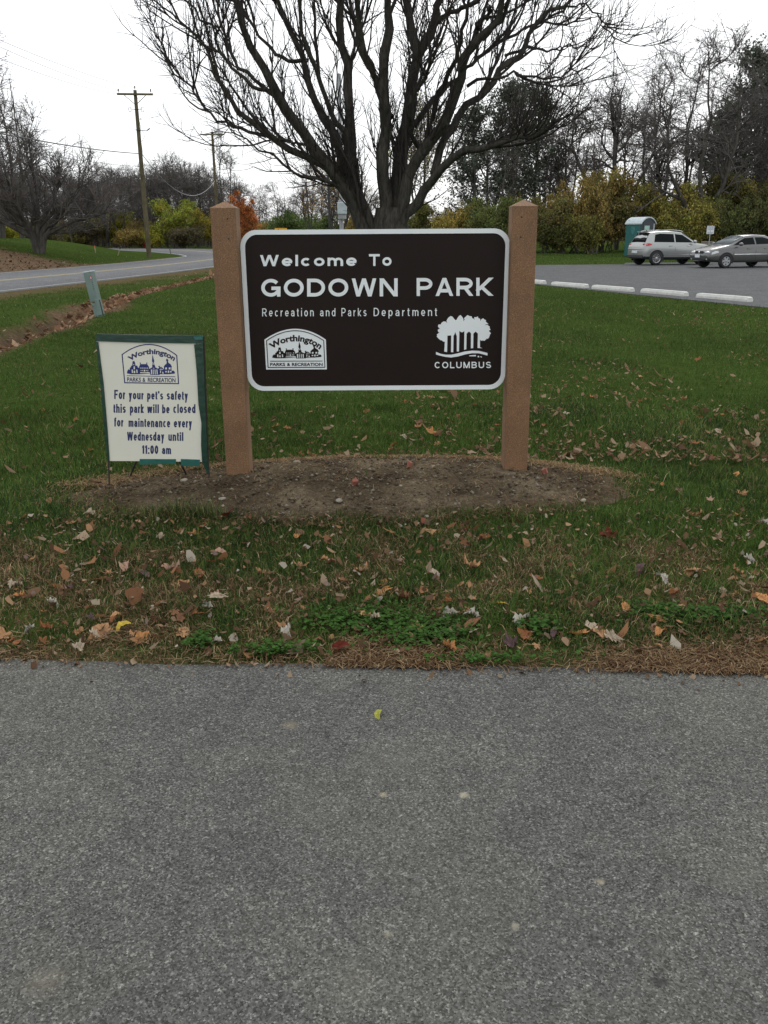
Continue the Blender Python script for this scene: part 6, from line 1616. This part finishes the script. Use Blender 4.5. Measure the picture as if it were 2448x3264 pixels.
# --- shrubs behind the lot
GH = 'autumn shrubs behind the parking lot'; DULL = .90
OLV, GLD = (.20, .175, .06), (.31, .235, .075)
for (px, Y, top, w, col, pr, lab) in [(1355, 66, 655, 190, (.17, .17, .045), S_round, 'olive shrub behind the right stems of the big tree'), (1455, 62, 660, 190, (.40, .31, .075), S_dense, 'golden yellow shrub above the right half of the park sign'),
    (1560, 60, 640, 200, (.16, .185, .055), S_round, 'green shrub left of the right sign post'), (1660, 64, 635, 190, (.34, .30, .075), S_dense, 'yellow olive shrub right behind the right sign post'),
    (1745, 61, 640, 190, OLV, S_round, 'dark olive shrub just right of the right sign post'), (1835, 62, 572, 210, GLD, S_dense, 'golden topped shrub left of the teal toilet'), (1885, 58.5, 690, 170, (.16, .15, .035), S_low, 'low olive shrub on the grass left of the teal toilet'),
    (1930, 64, 560, 230, (.32, .245, .075), S_round, 'tall golden shrub behind the teal toilet'), (2020, 63, 590, 220, OLV, S_dense, 'dark olive shrub behind the toilet roof'), (2110, 62, 600, 220, (.33, .285, .07), S_round, 'yellow brown shrub behind the silver car'),
    (2190, 60, 640, 190, (.32, .29, .07), S_dense, 'yellow olive shrub between the silver car and the lot sign'), (2265, 64, 570, 220, OLV, S_round, 'olive shrub behind the lot sign'), (2325, 60, 640, 190, (.13, .145, .045), S_dense, 'green shrub behind the sedan bonnet'),
    (2395, 63, 585, 220, (.27, .24, .065), S_round, 'olive brown shrub above the sedan roof'), (2470, 60, 600, 220, (.13, .13, .045), S_dense, 'dark green shrub clipped by the right edge'), (1790, 60, 720, 150, (.11, .115, .03), S_low, 'low dark shrub at the far edge of the parking lot')]:
    bush(px, Y, top, w, col, lab, pr, GH, *((6.2, 4.6) if pr is S_round else (7, 4.4) if pr is S_dense else (5, 2.6)))

# --- far wood that reads as one mass
def far_wood(seed):
    rng = np.random.default_rng(seed); n = 26000; a = np.radians(rng.uniform(-52, 52, n)); d = rng.uniform(175, 250, n)
    x, y = d*np.sin(a), d*np.cos(a); k = (x < roadL(np.clip(y, -40, 180))-1) | (x > roadR(np.clip(y, -40, 180))+1) | (y > 195); x, y = x[k], y[k]; n = len(x)
    h = 3 + 7*rng.random(n)**1.5*(.5+.8*vnoise(x, y, .05, 7)); w = rng.uniform(.03, .09, n); z = terrain(x, y)-.3; lx = rng.normal(0, .12, n)*h
    fa = rng.random(n)*3.14; dx, dy = np.cos(fa)*w, np.sin(fa)*w
    V = np.stack([np.c_[x-dx, y-dy, z], np.c_[x+dx, y+dy, z], np.c_[x+lx, y, z+h]], 1).reshape(-1, 3); i = np.arange(n)*3
    c = np.array([(.075, .066, .06), (.10, .088, .08), (.09, .075, .05), (.11, .09, .05)])[rng.integers(0, 4, n)]
    n2 = 30000; a = np.radians(rng.uniform(-52, 52, n2)); d = rng.uniform(180, 230, n2); x2, y2 = d*np.sin(a), d*np.cos(a); k = (x2 < roadL(np.clip(y2, -40, 180))-2) | (x2 > roadR(np.clip(y2, -40, 180))+2) | (y2 > 198); x2, y2 = x2[k], y2[k]
    z2 = terrain(x2, y2) + 3.4*rng.random(len(x2))**1.2*(.4+.9*vnoise(x2, y2, .08, 9)); V2, Q2, C2 = leaf_quads(rng, np.c_[x2, y2, z2], .25, .5); C2 = C2*np.array([.10, .085, .045])
    return np.concatenate([V, V2]), Q2+len(V), np.stack([i, i+1, i+2], 1), np.concatenate([np.repeat(c, 3, 0), C2])
V, Q, T, C = far_wood(88)
tag(obj('distant_wood', np_mesh('distant_wood', V, Q, T, C), MAT['grass']), 'distant grey brown wood along the horizon', 'wood', kind='stuff')
# ------------------------------------------------------------------ fallen leaves, one object each
def leaf_mesh(name, seed, kind, curl):
    rng = np.random.default_rng(seed); n = 36; V = [(0, 0, 0)]
    th = np.arange(n)*2*np.pi/n
    if kind == 'oak':
        r = .62 + .38*np.abs(np.cos(2.5*th))**.6*(1-.25*np.abs(np.sin(th))) - .12*(np.cos(th) < -.6)
        ax, ay = 1.15, .80
    elif kind == 'maple':
        r = .48 + .52*np.abs(np.cos(2.5*th))**1.3; ax, ay = 1.0, .95
    elif kind == 'crumple':
        r = (.80 + .20*np.cos(2*th+.6) + .13*np.cos(5*th+seed))*(1 + .10*rng.normal(size=n)); ax, ay = .95, .8
    else:
        r = np.ones(n)*(1-.06*rng.random(n)); ax, ay = 1.15, .55
    r = r*(1 + .07*rng.normal(size=n))
    k1, k2, k3 = rng.normal(0, .45, 3)*curl
    def lift(x, y): return curl*(.55*y*y + .35*x*x*np.sign(k1)) + k2*x*y*.6 + .05*curl*math.sin(7*x+seed) + .06*curl*math.sin(9*y+2*seed)
    for f in (.5, 1.0):
        for t, q in zip(th, r):
            x, y = q*f*math.cos(t)*ax, q*f*math.sin(t)*ay
            b = curl*.9*y; yy = y*(math.sin(b)/b if abs(b) > 1e-3 else 1)         # rolled edges
            V.append((x, yy, lift(x, y) + (.16*rng.normal() if kind == 'crumple' else 0)))
    T = [(0, 1+i, 1+(i+1) % n) for i in range(n)]; Q = [(1+i, 1+n+i, 1+n+(i+1) % n, 1+(i+1) % n) for i in range(n)]
    V = np.array(V); L = len(V)
    st = [(-.55*ax, -.02, .0), (-.55*ax, .02, .0), (-1.5, .015, .10*curl), (-1.5, -.015, .10*curl)]
    V = np.vstack([V, st]); Q.append((L, L+1, L+2, L+3))
    c = np.ones((len(V), 3))*(1 + .14*rng.normal(size=(len(V), 1))); c[0] *= .8; c[L:] *= .7
    V = V*.5; V[:, 2] -= V[:, 2].min()
    return np_mesh(name, V, np.array(Q), np.array(T), np.clip(c, .4, 1.5), True)
LM = {k: leaf_mesh('fallen_leaf', i*7+3, 'crumple' if 'crumple' in k else k.split('_')[0], c) for i, (k, c) in enumerate([('oak_flat', .25), ('oak_curl', .7), ('maple_flat', .3), ('maple_curl', .9), ('oval_flat', .3), ('oval_curl', 1.3), ('oak_crumple', 1.25), ('maple_crumple', 1.35)])}
for m_ in LM.values(): m_.materials.append(MAT['leafy'])
LC = dict(tan=(.42, .235, .12), cream=(.42, .34, .25), white=(.40, .37, .31), rust=(.27, .11, .05), red=(.12, .026, .018), purple=(.12, .075, .075), orange=(.46, .22, .09), brown=(.20, .10, .055), yellow=(.55, .40, .07), pink=(.36, .225, .16), green=(.42, .42, .08))
lr = random.Random(5); nleaf = 0
def leaf(x, y, kind, col, size, lab, group, tilt=.3, lift=None):
    global nleaf
    lift = lr.uniform(.010, .032)
    o = bpy.data.objects.new('fallen_leaf', LM[kind]); COL.objects.link(o); nleaf += 1
    e = y - path_edge(x); z = float(terrain(x, y)) + (lift if e > .25 else .016) + (.012 if bed_q(np.array(x), np.array(y)) < 1 else 0)
    if e < 0: z = .014
    if bed_q(np.array(x), np.array(y)) < 1: z = float(terrain(x, y)) + SOIL_LIFT + .006
    o.location = (x, y, z); o.rotation_euler = (lr.gauss(0, tilt), lr.gauss(0, tilt), lr.random()*6.28)
    s = size*(.84 if group == 'fallen autumn leaves' else .70)*lr.uniform(.9, 1.1); o.scale = (s, s, s)
    c = LC[col]; j = lr.uniform(.85, 1.12); o.color = (c[0]*j, c[1]*j, c[2]*j, 1)
    tag(o, lab, 'leaf', group)
    return o
NAMED = [(721, 1658, 'oak_curl', 'red', .13, 'large dark red leaf standing at the front edge of the soil bed'), (325, 2027, 'oak_flat', 'tan', .11, 'large tan lobed leaf near the path edge below the notice board'),
 (399, 2018, 'oval_curl', 'yellow', .09, 'curled yellow leaf beside the large tan lobed leaf near the path'), (448, 2045, 'oak_curl', 'orange', .08, 'orange brown lobed leaf near the path edge, right of the curled yellow one'),
 (252, 2092, 'maple_crumple', 'cream', .095, 'pale cream crumpled leaf touching the path edge at the left'), (697, 2064, 'maple_crumple', 'white', .05, 'small white crumpled leaf just above the path edge'),
 (664, 1948, 'maple_crumple', 'white', .065, 'white crumpled leaf beside a large cream lobed leaf'), (690, 1913, 'oak_flat', 'cream', .10, 'large cream lobed leaf in the grass strip below the left sign post'),
 (580, 1872, 'maple_flat', 'tan', .11, 'broad tan maple like leaf in the grass strip below the notice board'), (323, 1858, 'oak_curl', 'tan', .105, 'tan lobed leaf upright in the grass strip, left of the notice board legs'),
 (399, 1829, 'oval_curl', 'pink', .105, 'pinkish folded leaf in the grass strip under the notice board'), (447, 1829, 'maple_curl', 'brown', .09, 'brown leaf next to the pinkish folded leaf'), (462, 1848, 'oval_flat', 'purple', .085, 'dark purple leaf under the brown one below the notice board'),
 (222, 1884, 'oval_curl', 'purple', .085, 'purple oval leaf at the left of the grass strip'), (184, 1878, 'oak_curl', 'rust', .085, 'rust leaf just left of the purple oval leaf'), (51, 1889, 'maple_crumple', 'cream', .085, 'cream crumpled leaf at the far left of the grass strip'),
 (545, 1834, 'oak_crumple', 'pink', .09, 'pinkish crumpled leaf right of the dark purple leaf'), (635, 1840, 'oak_curl', 'rust', .085, 'rust lobed leaf above the large cream lobed leaf'), (624, 1709, 'maple_curl', 'orange', .085, 'orange leaf in the grass close to the left sign post'),
 (650, 1694, 'maple_curl', 'rust', .085, 'rust leaf touching the orange one near the left sign post'), (575, 1709, 'maple_curl', 'brown', .085, 'brown leaf in the grass below the notice board right leg'), (510, 1734, 'oak_crumple', 'cream', .075, 'cream leaf in the grass below the notice board middle'),
 (290, 1655, 'maple_crumple', 'cream', .075, 'cream crumpled leaf at the left front of the soil bed'), (228, 1677, 'oak_curl', 'tan', .085, 'tan leaf in the grass left of the soil bed front'), (673, 1805, 'maple_curl', 'rust', .075, 'small rust leaf in the middle of the grass strip'),
 (700, 1780, 'oval_curl', 'pink', .085, 'long pinkish leaf standing in the grass strip'), (846, 1772, 'oak_curl', 'tan', .085, 'tan leaf twisted upright in the grass under the sign left half'), (781, 1742, 'oak_curl', 'brown', .085, 'brown leaf in the grass under the sign left edge'),
 (290, 1438, 'oval_flat', 'orange', .095, 'pale orange leaf standing on the lawn left of the notice board'), (103, 2029, 'maple_crumple', 'white', .07, 'white curled leaf near the path at the far left'), (165, 1944, 'maple_crumple', 'white', .07, 'white crumpled leaf in thin grass at the left of the strip'),
 (1221, 1909, 'maple_flat', 'orange', .115, 'flat orange maple like leaf in the centre of the grass strip'), (1288, 1926, 'oak_crumple', 'brown', .12, 'large brown curled leaf right of the flat orange one'), (959, 1818, 'maple_curl', 'tan', .095, 'tan leaf below the plaque side of the sign in the grass'),
 (1149, 1836, 'oak_crumple', 'tan', .095, 'tan crumpled leaf in the middle of the grass strip'), (1502, 1824, 'oak_crumple', 'tan', .12, 'large tan curled leaf below the tree emblem'), (1377, 1849, 'oval_curl', 'cream', .085, 'cream folded leaf left of the large tan curled leaf'),
 (1438, 1975, 'maple_crumple', 'white', .08, 'white curled leaf right of the clover patch'), (1502, 1988, 'maple_crumple', 'white', .075, 'white crumpled leaf above a brown oval leaf'), (1505, 2010, 'oval_flat', 'brown', .10, 'brown oval leaf under the white crumpled leaf'),
 (1426, 2092, 'maple_crumple', 'orange', .085, 'golden orange crumpled leaf near the path edge'), (1670, 1999, 'maple_crumple', 'white', .09, 'white crumpled leaf below the right sign post'), (1631, 2078, 'oak_crumple', 'purple', .10, 'purple grey crumpled leaf near the path edge at the right'),
 (1670, 2038, 'oak_curl', 'rust', .095, 'rust lobed leaf below the white crumpled leaf at the right'), (1089, 2084, 'oval_curl', 'red', .095, 'dark red folded leaf near the path edge at the centre'), (917, 2035, 'maple_crumple', 'white', .075, 'white curled leaf left of the clover patch'),
 (1598, 1932, 'oval_flat', 'yellow', .065, 'small bright yellow leaf in the grass strip at the right'), (1101, 1862, 'oak_curl', 'orange', .07, 'small orange leaf above the clover patch'), (1484, 1703, 'maple_curl', 'red', .085, 'dark red leaf in the grass in front of the soil bed right half'),
 (1544, 1726, 'oak_curl', 'rust', .09, 'rust leaf upright in the grass below the right sign post'), (947, 1719, 'oval_flat', 'orange', .08, 'orange leaf lying flat in front of the soil bed left half'), (1372, 1708, 'oak_flat', 'tan', .095, 'tan lobed leaf in the grass in front of the soil bed'),
 (2206, 1833, 'oak_flat', 'tan', .115, 'tan oak like leaf lying on dry grass at the right'), (2422, 1928, 'oak_flat', 'orange', .10, 'orange tan oak like leaf at the right edge of the photo'), (2104, 1868, 'oval_curl', 'white', .085, 'two toned white leaf with a dark hollow at the right of the strip'),
 (2385, 1803, 'maple_crumple', 'white', .08, 'white crumpled leaf above the tan oak like leaf at the right'), (1938, 1723, 'maple_curl', 'red', .12, 'large dark red leaf in the grass right of the soil bed front'), (2104, 1720, 'oval_flat', 'pink', .08, 'pinkish leaf in the grass at the right of the large dark red one'),
 (2089, 1995, 'oak_curl', 'orange', .075, 'orange leaf left of the right hand clover'), (2104, 2037, 'oval_curl', 'orange', .075, 'orange folded leaf below the right hand clover'), (1709, 1858, 'oak_curl', 'rust', .09, 'rust brown leaf upright below the right sign post'),
 (2042, 1833, 'oval_curl', 'purple', .085, 'dark purple curled leaf on dry grass at the right'), (1954, 2050, 'maple_crumple', 'cream', .095, 'cream crumpled leaf near the path at the right'), (1839, 2030, 'oak_curl', 'orange', .11, 'orange leaf on top of the leaf pile near the path at the right'),
 (1912, 2030, 'oak_flat', 'tan', .11, 'tan leaf at the right side of the leaf pile near the path'), (1761, 1418, 'oak_curl', 'tan', .13, 'large tan leaf on the lawn just right of the right sign post base'), (2364, 1577, 'maple_curl', 'tan', .09, 'tan leaf on the lawn right of the soil bed'),
 (2432, 1690, 'maple_crumple', 'white', .085, 'white crumpled leaf at the right edge level with the soil bed front'), (1213, 2290, 'oval_curl', 'green', .052, 'single yellow green leaf lying on the asphalt path'), (2225, 1151, 'maple_curl', 'rust', .12, 'rust leaf standing on the far lawn at the right'),
 (880, 1362, 'maple_curl', 'orange', .10, 'orange leaf on the lawn under the bottom edge of the sign, left half'), (1375, 1388, 'maple_curl', 'orange', .11, 'orange leaf pile top on the lawn under the sign right half')]
for (px, py, k, c, s, lab) in NAMED:
    p = gt(px, py+4); leaf(float(p[0]), float(p[1]), k, c, s, lab, 'fallen autumn leaves', .25)
keys = list(LM); cols = ['tan']*8 + ['cream']*2 + ['rust']*6 + ['brown']*8 + ['orange']*2 + ['pink']*2 + ['purple']
ZN = [('in the grass strip between the path and the soil bed', 120, lambda: (lr.uniform(-1.75, 1.75), None)), ('on the lawn to the right of the soil bed', 62, 'r'), ('on the lawn behind the soil bed', 26, 'b'), ('on the lawn to the left of the notice board', 14, 'l')]
for zone, cnt, how in ZN:
    k = 0
    while k < cnt:
        if how == 'r': y = lr.uniform(4.3, 9.5); x = lr.uniform(1.45 if y < 5.6 else .7, .50*y)
        elif how == 'b': y = 5.5 + lr.random()**2*2.6; x = lr.uniform(-.8, .9)
        elif how == 'l': y = lr.uniform(4.2, 8); x = -lr.uniform(.36, .5)*y
        else: x = lr.uniform(-1.8, 1.8); y = float(path_edge(x)) + .03 + abs(lr.gauss(0, .42)) + .25*lr.random()
        if how not in ('r', 'b', 'l') and y > 4.4: continue
        if bed_q(np.array(x), np.array(y)) < 1.05: continue
        c = lr.choice(cols); leaf(x, y, lr.choice(keys), c, lr.uniform(.045, .095) if y < 4.5 else lr.uniform(.05, .10), f'small {c} fallen leaf {zone}', f'small {c} fallen leaves {zone}'); k += 1

# ------------------------------------------------------------------ brick chips and stones on the soil
def rock(seed, s, flat=.6):
    rng = np.random.default_rng(seed); bm = bmesh.new(); bmesh.ops.create_icosphere(bm, subdivisions=2, radius=.5)
    for v in bm.verts: v.co = Vector((v.co.x*(1+rng.normal()*.10), v.co.y*.8*(1+rng.normal()*.10), v.co.z*flat*(1+rng.normal()*.10)))
    me = bpy.data.meshes.new('stone'); bm.to_mesh(me); bm.free(); return me
RK = [rock(i, 1) for i in range(4)]
for i, (px, py, w, lab) in enumerate([(947, 1486, 34, 'pale stone at the back of the soil bed near the left post'), (1081, 1600, 32, 'flat cream stone at the front left of the soil bed centre'), (708, 1586, 30, 'whitish stone in front of the left sign post'), (1277, 1569, 18, 'small bright stone in the middle of the soil bed'),
                                (1051, 1634, 20, 'small cream stone at the front rim of the soil bed'), (1384, 1509, 24, 'tan stone at the back of the soil bed centre'), (586, 1529, 34, 'oval pale stone under the notice board'), (710, 1602, 26, 'tan stone just below the whitish one by the left post'), (1860, 1587, 28, 'pale stone at the right end of the soil bed'), (1360, 1630, 20, 'white stone beside the front brick chip'), (990, 1504, 22, 'small grey stone behind the sign centre left')]):
    p = gp(px, py, .06); o = bpy.data.objects.new('stone', RK[i % 4]); COL.objects.link(o)
    if not RK[i % 4].materials: RK[i % 4].materials.append(MAT['stone'])
    s = w*5.0/FPX*.8; o.scale = (s, s, s*.8); o.location = (p[0], p[1], float(terrain(p[0], p[1])) + SOIL_LIFT + s*.1); o.rotation_euler = (0, 0, i*1.7)
    tag(o, lab, 'stone', 'stones on the soil bed')
for i, (px, py, w, lab) in enumerate([(1129, 1560, 26, 'red brick chip in the middle of the soil bed'), (1304, 1503, 26, 'thin red brick chip at the back of the soil bed'), (1351, 1641, 20, 'red brick chip at the front rim of the soil bed'), (1737, 1520, 30, 'dark red brick chip right of the right sign post')]):
    p = gp(px, py, .07); m = MB(); s = w*5.0/FPX*.72
    m.prism([(-.5*s, -.32*s, .006), (.1*s, -.42*s, .008), (.52*s, -.2*s, .01), (.42*s, .38*s, .012), (-.2*s, .45*s, .01), (-.5*s, .2*s, .006)], (0, 0, .02), (0, 0, -.01))
    o = m.build('brick_chip', MAT['brick_chip']); o.location = (p[0], p[1], float(terrain(p[0], p[1])) + SOIL_LIFT + .004); o.rotation_euler = (.35, .1, .5+i*1.3)
    tag(o, lab, 'brick chip', 'red brick chips on the soil bed')
